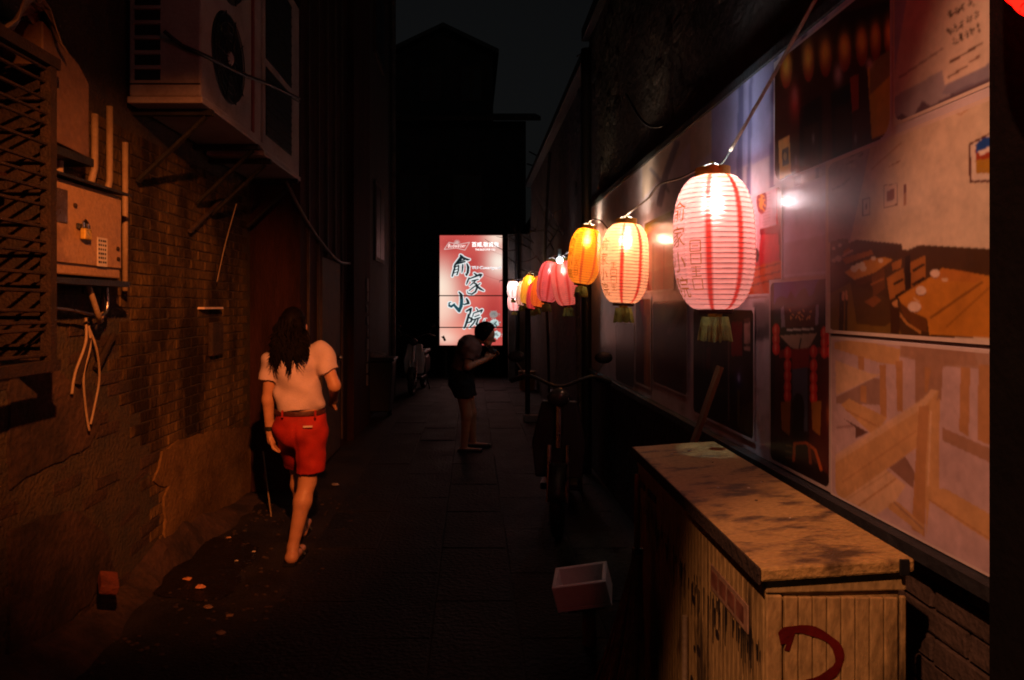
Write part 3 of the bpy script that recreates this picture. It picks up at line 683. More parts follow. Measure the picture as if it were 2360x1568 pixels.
def p9(r):
    q9 = lambda x, y: (1382.9+.294*x, 599.2+.294*y); Q = lambda *q: [q9(*p) for p in q]
    r.poly(Q((1000, 330), (1220, 300), (1220, 1390), (1000, 1300)), (40, 16, 12)); r.poly(Q((1000, 320), (1220, 300), (1220, 480), (1000, 500)), (70, 46, 26))
    for x in (1045, 1075, 1100): r.line([q9(x, 500), q9(x, 740)], 4.5, (140, 24, 24), .9)
    r.poly(Q((1128, 500), (1178, 490), (1178, 655), (1128, 660)), (196, 150, 140)); r.poly(Q((1128, 460), (1178, 455), (1178, 485), (1128, 490)), (120, 80, 70)); r.poly(Q((1128, 680), (1178, 678), (1178, 712), (1128, 710)), (200, 150, 140))
    r.ell(*q9(1088, 930), 10, 22, (28, 34, 90), 1, 1); r.ell(*q9(1088, 925), 3, 9, (140, 150, 220), 1, 1)
    r.poly(Q((1120, 1130), (1220, 1110), (1220, 1390), (1090, 1330)), (80, 58, 26), .8); r.line([q9(1085, 1030), q9(1085, 1300)], 3, (90, 80, 30), .8)
    r.line([q9(1008, 600), q9(1008, 1260)], 1.6, (110, 90, 80), .8); r.line([q9(808, 420), q9(815, 900)], 2.5, (60, 40, 34), .8); r.line([q9(850, 700), q9(845, 840)], 5, (90, 26, 20), .7); r.ell(*q9(900, 860), 6, 12, (110, 80, 40), .8, 1)
    for _ in range(30): r.ell(*q9(random.uniform(740, 1210), random.uniform(500, 1300)), random.uniform(2, 8), random.uniform(4, 18), random.choice([(60, 30, 20), (24, 20, 24), (70, 50, 26)]), .5, 1)
pan(1599, 1742, 708, 952, 1599, .0045, p9, nxt(), (226, 210, 216), base=(20, 12, 10), label='dark photograph with red strips and a small lamp')
def p10(r):
    r.line([(1543, 765), (1570, 715)], 6, (120, 90, 90), .8); r.line([(1575, 760), (1583, 720)], 4, (110, 80, 84), .7)
    for _ in range(40): r.ell(random.uniform(1507, 1586), random.uniform(700, 900), random.uniform(2, 7), random.uniform(5, 26), random.choice([(80, 34, 28), (50, 18, 16), (110, 74, 50), (26, 10, 10)]), .5, 1)
pan(1506, 1587, 692, 882, 1506, .006, p10, nxt(), (226, 210, 216), base=(66, 26, 22), label='brown photograph, second from the near dark one')
def p11(r):
    r.poly([(1484, 690), (1504, 680), (1504, 900), (1484, 885)], (150, 90, 50)); r.line([(1475, 680), (1488, 760)], 4, (130, 40, 36), .8); r.line([(1493, 730), (1491, 880)], 2.5, (190, 120, 50), .8)
pan(1466, 1503, 686, 883, 1466, .009, p11, nxt(), (226, 210, 216), base=(50, 16, 18), label='narrow photograph with an ochre strip')
pan(1421, 1464, 740, 877, 1421, .01, lambda r: r.ell(1445, 770, 12, 30, (70, 40, 46), .7, 1), nxt(), (226, 210, 216), base=(48, 20, 24), label='small maroon photograph at the far end of the mural')
def p6(r):
    q6 = lambda x, y: (1751.6+.3528*x, 599.2+.3528*y); Q = lambda *q: [q6(*p) for p in q]
    r.poly(Q((90, 120), (450, 60), (450, 260), (90, 300)), (44, 42, 104))
    r.poly(Q((90, 300), (110, 250), (140, 235), (180, 250), (200, 200), (230, 250), (270, 190), (300, 180), (320, 240), (350, 220), (370, 150), (400, 110), (450, 120), (450, 420), (90, 420)), (24, 20, 36))
    r.poly(Q((135, 320), (155, 300), (170, 440), (140, 440)), (120, 110, 130)); r.poly(Q((365, 300), (385, 290), (380, 420), (360, 430)), (130, 118, 140))
    r.poly(Q((155, 310), (360, 295), (360, 435), (165, 445)), (64, 20, 20))
    for k, x in enumerate((205, 250, 280, 318)):
        for _ in range(4):
            a = (x+random.uniform(-12, 12), 365+random.uniform(-28, 22)); r.line([q6(*a), q6(a[0]+random.uniform(-12, 12), a[1]+random.uniform(-16, 22))], 1.1, (190, 130, 80))
    r.line([q6(180, 458), q6(345, 452)], 2, (210, 190, 180)); r.line([q6(190, 470), q6(340, 464)], 1.2, (40, 20, 20))
    r.poly(Q((130, 495), (370, 480), (330, 560), (270, 600), (200, 570)), (150, 132, 112)); r.line([q6(268, 515), q6(262, 545), q6(255, 580)], 1.6, (20, 12, 10))
    r.poly(Q((120, 590), (400, 570), (400, 700), (130, 720)), (110, 18, 14))
    r.poly(Q((100, 640), (210, 640), (210, 1180), (90, 1150)), (44, 12, 10)); r.poly(Q((320, 620), (480, 600), (480, 1440), (320, 1280)), (58, 18, 12))
    r.poly(Q((212, 715), (312, 700), (312, 1120), (212, 1120)), (60, 66, 84)); r.ell(*q6(250, 960), 14, 32, (14, 10, 12)); r.poly(Q((218, 940), (290, 940), (285, 1180), (210, 1140)), (14, 10, 12))
    for x, ys in ((180, (610, 690, 760, 830, 890)), (350, (600, 690, 770, 840, 900)), (105, (460, 520, 580)), (420, (480, 540, 600)), (460, (520, 600))):
        for y in ys: r.ell(*q6(x, y), 8.5, 15, (170, 26, 18)); r.ell(*q6(x-4, y-6), 2.4, 9, (240, 130, 110), .8, 1)
    for x in (165, 365): r.poly(Q((x-30, 930), (x+35, 920), (x+28, 1150), (x-22, 1110)), (130, 86, 30), .9)
    r.ell(*q6(460, 1010), 8, 26, (150, 80, 30), .8, 1)
    r.line([q6(220, 1310), q6(225, 1200), q6(300, 1195), q6(360, 1240), q6(400, 1370)], 3, (150, 70, 26)); r.line([q6(320, 1215), q6(330, 1330)], 3, (110, 50, 22))
    for y in (1210, 1250, 1290): r.line([q6(170, y), q6(205, y+8)], 2, (90, 66, 46), .7)
    r.c = np.clip(r.c*2.0+.004, 0, 1)
pan(1778, 1921, 646, 1062, 1778, .0032, p6, nxt(), (206, 186, 184), base=(26, 12, 10), label='dark photograph of a gateway hung with red lanterns')
# dining room photograph
def p4(r):
    q4 = lambda x, y: (1889.9+.2117*x, 461+.2117*y); Q = lambda *q: [q4(*p) for p in q]
    r.poly(P7((500, 700), (700, 650), (600, 1110), (500, 1120)), (190, 176, 176)); r.poly(P7((500, 740), (760, 640), (1000, 540), (1240, 440), (1240, 395), (500, 700)), (206, 178, 120), .8)  # first polygon paints the shaded left part of the wall into the print
    r.poly(Q((110, 460), (230, 420), (310, 428), (310, 470), (400, 432), (890, 480), (895, 540), (960, 545), (1080, 490), (1900, 535), (1900, 1500), (110, 1500)), (80, 52, 26))
    r.poly(Q((110, 1020), (330, 900), (760, 1080), (900, 1500), (110, 1500)), (120, 88, 34)); r.poly(Q((330, 900), (560, 880), (760, 1000), (880, 1250), (700, 1380), (400, 1350)), (72, 44, 20), .8)
    r.poly(Q((850, 1060), (1200, 840), (1330, 740), (1900, 840), (1900, 1500), (1190, 1470), (1165, 1290), (1000, 1220), (890, 1130)), (206, 134, 48))
    r.line([q4(1210, 1280), q4(1760, 900)], 3, (130, 80, 30), .8); r.line([q4(1380, 1380), q4(1840, 960)], 2, (160, 100, 36), .8); r.poly(Q((1330, 745), (1560, 770), (1800, 830), (1700, 900), (1250, 870)), (190, 112, 48), .5)
    r.poly(Q((870, 1110), (1000, 1220), (1165, 1290), (1165, 1440), (1040, 1400), (900, 1250)), (112, 66, 28)); r.line([q4(865, 1240), q4(950, 1350), q4(1090, 1440)], 3, (190, 130, 66))
    r.poly(Q((760, 1090), (850, 1070), (870, 1240), (860, 1480), (770, 1480)), (70, 40, 18)); r.poly(Q((780, 1120), (840, 1080), (850, 1170), (800, 1160)), (196, 140, 84))
    for pts, sl in ((((970, 690), (1150, 600), (1150, 850), (990, 960)), [((1020, 770), (1125, 705)), ((1015, 920), (1130, 850))]), (((725, 850), (910, 740), (925, 1000), (760, 1090)), [((810, 915), (895, 870)), ((830, 1050), (910, 1000))]), (((780, 690), (890, 640), (880, 740), (790, 770)), [])):
        r.poly(Q(*pts), (170, 108, 44))
        for a, b_ in sl: r.line([q4(*a), q4(*b_)], 3, (34, 18, 8))
    r.poly(Q((925, 620), (985, 590), (990, 960), (930, 1000)), (46, 26, 12))
    r.poly(Q((270, 790), (480, 660), (690, 620), (795, 650), (600, 790), (370, 870)), (206, 140, 58)); r.poly(Q((370, 870), (600, 790), (780, 660), (780, 700), (600, 860), (400, 950)), (90, 54, 22)); r.poly(Q((560, 830), (700, 740), (710, 960), (580, 1060)), (116, 70, 30)); r.line([q4(560, 920), q4(690, 860)], 2, (170, 110, 60))
    r.poly(Q((240, 640), (560, 545), (580, 590), (280, 700)), (170, 104, 44)); r.poly(Q((250, 560), (320, 520), (330, 560), (260, 610)), (176, 112, 50)); r.line([q4(250, 610), q4(350, 550)], 2.4, (220, 180, 150))
    for x, y, s in ((370, 750, 40), (420, 720, 38), (470, 745, 36), (460, 700, 28), (660, 660, 28), (580, 636, 26), (200, 640, 36), (150, 660, 24), (215, 495, 22), (150, 530, 20)): r.ell(*q4(x, y), s*.21, s*.19, (232, 214, 200), .95)
    for x, y, a, b_ in ((1252, 800, 52, 46), (1100, 988, 58, 52), (1028, 1165, 72, 60)): r.ell(*q4(x, y+8), a*.22, b_*.21, (130, 80, 36)); r.ell(*q4(x, y), a*.21, b_*.2, (236, 206, 190))
    r.ell(*q4(1360, 870), 8, 4, (230, 200, 170), .8); r.line([q4(1020, 1070), q4(1080, 1110)], 1.6, (230, 190, 150))
    for x in (225, 250, 290): r.line([q4(x, 1020), q4(x-8, 1420)], 2.6, (48, 28, 14))
    r.line([q4(255, 1010), q4(250, 1080)], 3, (210, 150, 110)); r.line([q4(285, 1000), q4(290, 1080)], 2.6, (210, 150, 110))
    r.poly(Q((480, 1110), (600, 1040), (670, 1090), (580, 1170)), (140, 84, 40))
    # pictures on the printed wall
    for (x0, y0_, x1, y1_, sl_) in ((758, 860, 815, 955, -14), (660, 922, 688, 995, -8)):
        r.poly(P7((x0-4, y0_-4), (x1+4, y0_+sl_-4), (x1+4, y1_+sl_+6), (x0-4, y1_+6)), (120, 70, 50)); r.poly(P7((x0, y0_), (x1, y0_+sl_), (x1, y1_+sl_), (x0, y1_)), (228, 200, 180)); r.poly(P7((x0+12, y0_+22), (x1-10, y0_+18+sl_*.6), (x1-10, y1_+sl_*.8-25), (x0+12, y1_-24)), (150, 90, 70))
    r.poly(P7((845, 855), (858, 850), (858, 945), (845, 950)), (180, 130, 96)); r.poly(P7((845, 855), (858, 850), (858, 890), (845, 895)), (120, 56, 40))
    r.line([c7(700, 780), c7(835, 660)], 1.8, (190, 140, 90), .8); r.line([c7(780, 770), c7(832, 742)], 1.6, (170, 120, 80)); r.poly(P7((760, 780), (800, 760), (820, 850), (750, 850)), (234, 214, 196), .6)
    for x, y in ((630, 735), (570, 850), (650, 700)): r.line([c7(x-50, y+25), c7(x, y), c7(x+30, y-28)], 1.5, (120, 110, 110), .8); r.ell(*c7(x-20, y+30), 12, 5, (216, 206, 200), .8, 1)
    r.line([c7(1085, 520), c7(1110, 530), c7(1180, 470)], 1.6, (200, 150, 110), .8)
    r.poly(P7((1145, 665), (1240, 615), (1260, 840), (1150, 845)), (100, 52, 36)); r.poly(P7((1156, 668), (1260, 615), (1260, 828), (1160, 834)), (234, 216, 204)); r.poly(P7((1178, 690), (1260, 640), (1260, 790), (1180, 800)), (170, 70, 30)); r.poly(P7((1178, 668), (1215, 636), (1260, 630), (1260, 668), (1180, 710)), (40, 80, 170)); r.poly(P7((1190, 700), (1260, 670), (1260, 690), (1200, 720)), (240, 220, 210)); r.poly(P7((1178, 740), (1260, 730), (1260, 800), (1180, 800)), (190, 140, 40))
pan(1909, 2330, 375, 767, 1909, .0028, p4, nxt(), (230, 208, 198), base=(228, 206, 184), rc=.035, bw=.011, label='dining room photograph with wooden tables and chairs')
def p5(r):
    q5 = lambda x, y: (1889.9+.3704*x, 756+.3704*y); Q = lambda *q: [q5(*p) for p in q]
    T, TD, TL, BR = (212, 164, 116), (192, 140, 96), (226, 186, 152), (176, 134, 112)
    r.poly(Q((500, 60), (1060, 120), (1060, 260), (760, 240), (500, 180)), (184, 146, 128)); r.poly(Q((510, 85), (960, 150), (985, 235), (760, 235), (500, 170)), BR)
    r.poly(Q((95, 200), (300, 280), (380, 290), (100, 420)), TL); r.poly(Q((100, 430), (340, 310), (400, 330), (400, 480), (100, 470)), (164, 128, 116))
    r.poly(Q((90, 90), (220, 70), (500, 130), (490, 235), (380, 220), (90, 130)), T)
    for a in (((370, 230), (410, 230), (415, 560), (375, 550)), ((470, 205), (515, 205), (515, 520), (480, 520)), ((235, 175), (275, 180), (275, 265), (240, 260)), ((250, 360), (290, 360), (290, 470), (250, 460))): r.poly(Q(*a), TD)
    r.poly(Q((590, 170), (765, 230), (755, 450), (590, 480)), BR); r.poly(Q((650, 240), (690, 250), (670, 400), (650, 400)), TD)
    for a in (((875, 240), (935, 250), (925, 680), (865, 640)), ((985, 230), (1060, 230), (1060, 730), (980, 700))): r.poly(Q(*a), TD)
    r.poly(Q((760, 620), (1060, 750), (1060, 840), (760, 700)), BR)
    r.poly(Q((430, 870), (530, 800), (590, 900), (580, 1000)), (150, 112, 100))
    r.poly(Q((130, 480), (180, 440), (420, 560), (330, 670)), T); r.line([q5(160, 510), q5(350, 610)], 2, TD); r.poly(Q((140, 560), (300, 650), (220, 690), (220, 620)), (110, 78, 72))
    r.poly(Q((95, 820), (640, 455), (690, 385), (740, 390), (720, 480), (610, 740), (400, 890), (130, 1090), (95, 1000)), T)
    r.poly(Q((95, 790), (640, 440), (690, 385), (735, 390), (640, 500), (95, 840)), TL, .8); r.line([q5(140, 960), q5(600, 640)], 1.6, TD, .8)
    r.poly(Q((615, 490), (680, 480), (665, 900), (650, 1300), (570, 1250), (590, 900)), TD); r.poly(Q((680, 480), (745, 440), (740, 1000), (690, 1010), (660, 1300), (655, 900)), T); r.line([q5(690, 520), q5(672, 980)], 2.2, TL)
    r.poly(Q((680, 1000), (780, 1000), (1060, 1160), (1060, 1330), (900, 1230), (670, 1070)), T); r.line([q5(680, 1070), q5(1050, 1310)], 2, TD)
    r.poly(Q((110, 1090), (410, 880), (535, 980), (470, 1080), (350, 1165), (230, 1130)), TL); r.line([q5(235, 1110), q5(470, 940)], 1.8, TD); r.line([q5(150, 1080), q5(440, 890)], 1.4, TD, .6)
    r.poly(Q((440, 1090), (480, 1080), (650, 1230), (640, 1290), (420, 1120)), T); r.line([q5(460, 1085), q5(640, 1250)], 2, BR)
    r.line([q5(200, 610), q5(110, 620)], 3, (150, 112, 110), .6)
panel('photo_panel', 1.42, Yx(1922), 1.022, zat(1909, 767)-.012, .0028, p5, nxt(), (224, 200, 196), base=(206, 174, 178), rc=.012, bw=.007, label='photograph of pale wooden benches nearest the pillar')

# ================================================================== utility cabinet
cab = empty('utility_cabinet', (.86, 2.26, 0), 'grimy tan utility cabinet with red spray mark beneath mural', 'cabinet')
cab.rotation_euler = (0, 0, 0)
cx0, cx1, cy0, cy1, cz = .70, 1.03, 1.60, 2.94, .976
ang = R(1.0); piv = Vector((.865, 2.27, 0))
def cabpart(name, mb, mat, bevel=.004):
    Mz = Matrix.Rotation(-ang, 3, 'Z'); mb.v = [tuple(Mz @ (Vector(v)-piv)+piv) for v in mb.v]
    return mb.build(name, mat, cab, bevel=bevel)
cabpart('carcass', MB().bb(cx0+.012, cx1-.012, cy0+.012, cy1-.012, .08, cz), M_CABSIDE)
cabpart('plinth', MB().bb(cx0, cx1, cy0, cy1, 0, .08), M_DARKW)
top = MB().prism([(cx0-.018, cz+.002), (cx1+.005, cz+.028), (cx1+.005, cz+.060), (cx0+.16, cz+.049), (cx0-.018, cz+.034)], lambda u, v, d: (u, d, v), cy0-.02, cy1+.015)
cabpart('lid', top, M_CABTOP, .006)
cabpart('lid_trim', MB().bb(cx0-.024, cx0-.0185, cy0-.022, cy1+.012, cz-.004, cz+.036), M_BRICK, .002)
# near end: framed ribbed door
cabpart('frame_rail', MB().prism([(cx0+.002, cz-.032), (cx1-.002, cz-.022), (cx1-.002, cz+.023), (cx0+.002, cz-.003)], lambda u, v, d: (u, d, v), cy0, cy0+.011), M_CABSIDE)
cabpart('frame_stile', MB().bb(cx0+.002, cx0+.04, cy0, cy0+.011, .085, cz-.036), M_CABSIDE)
cabpart('frame_stile', MB().bb(cx1-.016, cx1-.002, cy0, cy0+.011, .085, cz-.036), M_CABSIDE)
xs = np.linspace(cx0+.045, cx1-.02, 9)
for a, b_ in zip(xs[:-1], xs[1:]): cabpart('door_rib', MB().bb(a+.0012, b_-.0012, cy0+.001, cy0+.0115, .09, cz-.04), M_CABSIDE, .0025)
cabpart('hinge', MB().bb(cx1-.032, cx1-.010, cy0-.026, cy0-.0201, cz+.022, cz+.060), M_BLACK, .002)
cabpart('hinge', MB().bb(cx1-.032, cx1-.010, cy0-.006, cy0, .62, .655), M_BLACK, .002)
# long side facing the alley: ribbed doors
ysd = np.linspace(cy0+.015, cy1-.015, 42)
for k, (a, b_) in enumerate(zip(ysd[:-1], ysd[1:])):
    cabpart('side_rib', MB().bb(cx0+.001, cx0+.013, a+.0012, b_-.0012, .085, cz-.045), M_CABSIDE, .0025)
cabpart('side_rail', MB().bb(cx0-.002, cx0+.012, cy0+.01, cy1-.01, cz-.044, cz-.006), M_CABSIDE)
for yy in (2.62, 2.8): cabpart('lock_slot', MB().bb(cx0-.004, cx0+.001, yy, yy+.12, .86, .885), M_BLACK, .001)
hd = cabpart('handle', MB().tube([(cx0-.012, 2.2, .35), (cx0-.012, 2.2, .62)], .009, 8), M_PIPE, 0)
pl_ = cabpart('number_plate', MB().bb(cx0-.003, cx0+.0005, 1.70, 1.98, .80, .872), pm('faded plate', (.45, .26, .16), .6, .4, 9, .2, 50), .001)
b = MB()
for k in range(4): b.bb(cx0-.0042, cx0-.0032, 1.725+k*.065, 1.775+k*.065, .815, .858)
cabpart('plate_print', b, pm('faded red print', (.36, .13, .08), .6, .5, 14, .1, 50), 0)
b = MB()
for k in range(120):
    y = random.uniform(1.62, 2.9); z = .785+.025*math.sin(y*5)+random.uniform(-.03, .03); l_ = random.uniform(.02, .13)*random.choice((.5, 1, 1)); wd = random.uniform(.002, .006)
    b.add([(cx0-.0002, y-wd, z), (cx0-.0002, y+wd, z+random.uniform(-.01, .01)), (cx0-.0002, y+wd*.5, z-l_), (cx0-.0002, y-wd*.5, z-l_)], [(0, 1, 2, 3)])
cabpart('grime_streaks', b, pm('black grime', (.03, .02, .012), .8, .5, 20, .2, 60), 0)['kind'] = 'stuff'
for k in range(5): cabpart('rust_spot', MB().ball((cx0+.001, random.uniform(1.7, 2.5), random.uniform(.3, .7)), random.uniform(.012, .02), 8, 5, (.06, 1, 1)), M_RUST, 0)
# hook-shaped spray mark on the near end
hook = [(.737, .845), (.752, .858), (.79, .862), (.83, .850), (.862, .826), (.872, .796), (.862, .768), (.838, .75), (.80, .735), (.765, .72)]
hp = bez([Vector((x, 0, z)) for x, z in hook], 9); b = MB(); L_, Rr = [], []
for i, p in enumerate(hp):
    d = (hp[min(i+1, len(hp)-1)]-hp[max(i-1, 0)]).normalized(); nrm = Vector((-d.z, 0, d.x)); wd = .0105+.0016*math.sin(i*.35)+random.uniform(-.0005, .0005)
    L_.append((p.x+nrm.x*wd, cy0-.0016, p.z+nrm.z*wd)); Rr.append((p.x-nrm.x*wd, cy0-.0016, p.z-nrm.z*wd))
b.add(L_+Rr, [(i, i+1, len(L_)+i+1, len(L_)+i) for i in range(len(L_)-1)])
b.box((.757, cy0-.0013, .835), (.012, .0003, .05), (0, .3, 0)).box((.742, cy0-.0011, .842), (.02, .0003, .03), (0, -.2, 0))
cabpart('spray_mark', b, M_REDPAINT, 0)
for k in range(12):
    b = MB().ball((random.uniform(.74, 1.0), random.uniform(1.7, 2.8), cz+.056), random.uniform(.002, .005), 6, 4, (1.5, .8, .5)); o = b.build('debris', M_PAPERW if k % 3 else M_DWOOD)
    tag(o, 'tiny crumb of litter on top of the tan utility cabinet', 'litter', 'crumbs on the cabinet top')

# plank leaning between cabinet and mural
t0 = onx(1660, 845, 1.11); t1 = at(1602, 1012, 3.06); dv = (t1-t0)
e_ = t1+dv*((t1.z-.0)/-dv.z)
b = MB(); dn = dv.normalized(); sd = dn.cross(Vector((1, 0, .2))).normalized(); th = dn.cross(sd)
wv = [(t0+sd*.025*i+th*.009*j) for i, j in ((-1, -1), (1, -1), (1, 1), (-1, 1))]; wv2 = [(e_+sd*.022*i+th*.009*j) for i, j in ((-1, -1), (1, -1), (1, 1), (-1, 1))]
b.add(wv+wv2, [(0, 1, 2, 3), (7, 6, 5, 4)]+[(i, i+4, (i+1) % 4+4, (i+1) % 4) for i in range(4)])
tag(b.build('wooden_plank', M_WOOD, bevel=.002), 'narrow wooden stick leaning on mural behind the utility cabinet', 'plank')

# unidentified brown bundle by the far side of the cabinet, modelled as a broom
br = empty('brown_bundle', (.60, 3.0, 0), 'brown bundle shaped like a broom standing against the cabinet side', 'broom')
b = MB()
for k in range(170):
    a = random.uniform(0, 2*math.pi); q = random.random()**.5
    top_ = Vector((.655+.012*q*math.cos(a), 2.70+.02*q*math.sin(a), .64)); ft = Vector((.56+.11*q*math.cos(a)-.03*q, 2.62+.18*q*math.sin(a), random.uniform(.0, .03)))
    mid = top_.lerp(ft, .55)+Vector((.012, 0, -.01)); b.tube([top_, mid, ft], [.004, .005, .003], 4, False)
tag(b.build('bristles', M_STRAW, br), kind='stuff')
MB().tube([(.652, 2.70, .61), (.668, 2.76, .94)], .012, 8).build('handle', M_WOOD, br)
MB().tube([(.650, 2.695, .58), (.656, 2.705, .66)], .022, 8).build('binding', M_WIRE, br)

# ================================================================== foam box on its stand
bx = empty('foam_box', (.53, 3.25, .25), 'open white foam box tilted on a wooden post by the alley', 'box')
rot = Euler((R(8), R(-13), R(-14))).to_matrix(); c0 = Vector(((1343-VX)/F*3.25, 3.25, CZ-(1352-VY)/F*3.25))
wv_, dp, ht, tk = .255, .19, .125, .02
def fb(name, c, d): MB().box(c0+rot @ Vector(c), d, rot).build(name, M_FOAM, bx, bevel=.004)
fb('bottom', (0, 0, -ht/2+tk/2), (wv_, dp, tk))
fb('side', (0, -dp/2+tk/2, tk/2), (wv_, tk, ht-tk)); fb('side', (0, dp/2-tk/2, tk/2), (wv_, tk, ht-tk))
fb('end', (-wv_/2+tk/2, 0, tk/2), (tk, dp-2*tk, ht-tk)); fb('end', (wv_/2-tk/2, 0, tk/2), (tk, dp-2*tk, ht-tk))
st = empty('wooden_stand', (c0.x, 3.25, 0), 'short dark wooden post stand under the white foam box', 'stand')
pb = c0+rot @ Vector((0, 0, -ht/2-.012)); 
MB().box(pb, (.17, .13, .024), rot).build('top_board', M_DWOOD, st)
MB().tube([pb+Vector((.01, 0, -.005)), (c0.x+.035, 3.26, 0)], [.03, .034], 8).build('post', M_WOOD, st)

# ================================================================== lanterns
GLOW = .34
PM = {}
def paper_mat(GLOW=GLOW, const=None):
    if (GLOW, const) in PM: return PM[(GLOW, const)]
    m = bpy.data.materials.new('lantern paper'); PM[(GLOW, const)] = m; m.use_nodes = True; n = m.node_tree.nodes; l = m.node_tree.links
    n.remove(n['Principled BSDF']); out = n['Material Output']
    a = n.new('ShaderNodeAttribute'); a.attribute_name = 'Col'
    geo = n.new('ShaderNodeTexCoord'); t = n.new('ShaderNodeTexNoise'); t.inputs['Scale'].default_value = 22; t.inputs['Detail'].default_value = 6
    l.new(geo.outputs['Object'], t.inputs['Vector'])
    mr = n.new('ShaderNodeMapRange'); mr.inputs['To Min'].default_value = .72; mr.inputs['To Max'].default_value = 1.1; l.new(t.outputs['Fac'], mr.inputs['Value'])
    mx = n.new('ShaderNodeMix'); mx.data_type = 'RGBA'; mx.blend_type = 'MULTIPLY'; mx.inputs['Factor'].default_value = 1; l.new(a.outputs['Color'], mx.inputs['A']); l.new(mr.outputs[0], mx.inputs['B'])
    if const: l.new(mr.outputs[0], mx.inputs['B']); m.node_tree.links.remove(mx.inputs['A'].links[0]); mx.inputs['A'].default_value = (*const, 1)
    C_ = mx.outputs['Result']
    tr = n.new('ShaderNodeBsdfTranslucent'); df = n.new('ShaderNodeBsdfDiffuse'); rf = n.new('ShaderNodeBsdfRefraction'); pass
    rf.inputs['Roughness'].default_value = .62; rf.inputs['IOR'].default_value = 1.42
    dk = n.new('ShaderNodeMix'); dk.data_type = 'RGBA'; dk.blend_type = 'MULTIPLY'; dk.inputs['Factor'].default_value = 1; dk.inputs['B'].default_value = (.42, .42, .42, 1); l.new(C_, dk.inputs['A'])
    lt = n.new('ShaderNodeMix'); lt.data_type = 'RGBA'; lt.inputs['Factor'].default_value = .03; lt.inputs['B'].default_value = (1, 1, 1, 1); l.new(C_, lt.inputs['A'])
    l.new(dk.outputs['Result'], tr.inputs['Color']); l.new(C_, df.inputs['Color']); l.new(lt.outputs['Result'], rf.inputs['Color'])
    m1 = n.new('ShaderNodeMixShader'); m1.inputs[0].default_value = .25; l.new(tr.outputs[0], m1.inputs[1]); l.new(df.outputs[0], m1.inputs[2])
    m2 = n.new('ShaderNodeMixShader'); m2.inputs[0].default_value = .35; l.new(m1.outputs[0], m2.inputs[1]); l.new(rf.outputs[0], m2.inputs[2])
    tp = n.new('ShaderNodeBsdfTransparent'); tpc = n.new('ShaderNodeMix'); tpc.data_type = 'RGBA'; tpc.inputs['Factor'].default_value = .6; tpc.inputs['B'].default_value = (1, 1, 1, 1); l.new(C_, tpc.inputs['A']); l.new(tpc.outputs['Result'], tp.inputs['Color'])
    m4 = n.new('ShaderNodeMixShader'); m4.inputs[0].default_value = .13; l.new(m2.outputs[0], m4.inputs[1]); l.new(tp.outputs[0], m4.inputs[2])
    em = n.new('ShaderNodeEmission'); em.inputs['Strength'].default_value = GLOW; l.new((C_ if const or GLOW > 1 else lt.outputs['Result']), em.inputs['Color'])
    m3 = n.new('ShaderNodeAddShader'); l.new(m4.outputs[0], m3.inputs[0]); l.new(em.outputs[0], m3.inputs[1])
    l.new(m3.outputs[0], out.inputs['Surface']); return m
M_PAPER = paper_mat(); M_INKL = paper_mat(.45, (.42, .10, .008))
M_RIB = pm('lantern wire', (.16, .045, .03), .6, .3, 20, 0, 60)
M_INKG = pm('gold ink', (.50, .22, .03), .6, .3, 20, 0, 60)
def emis(name, col, s):
    m = bpy.data.materials.new(name); m.use_nodes = True; b_ = m.node_tree.nodes['Principled BSDF']
    b_.inputs['Base Color'].default_value = (.8, .8, .8, 1); b_.inputs['Emission Color'].default_value = (*col, 1); b_.inputs['Emission Strength'].default_value = s; return m
M_BULB = emis('lit bulb', (1, .93, .85), 3)
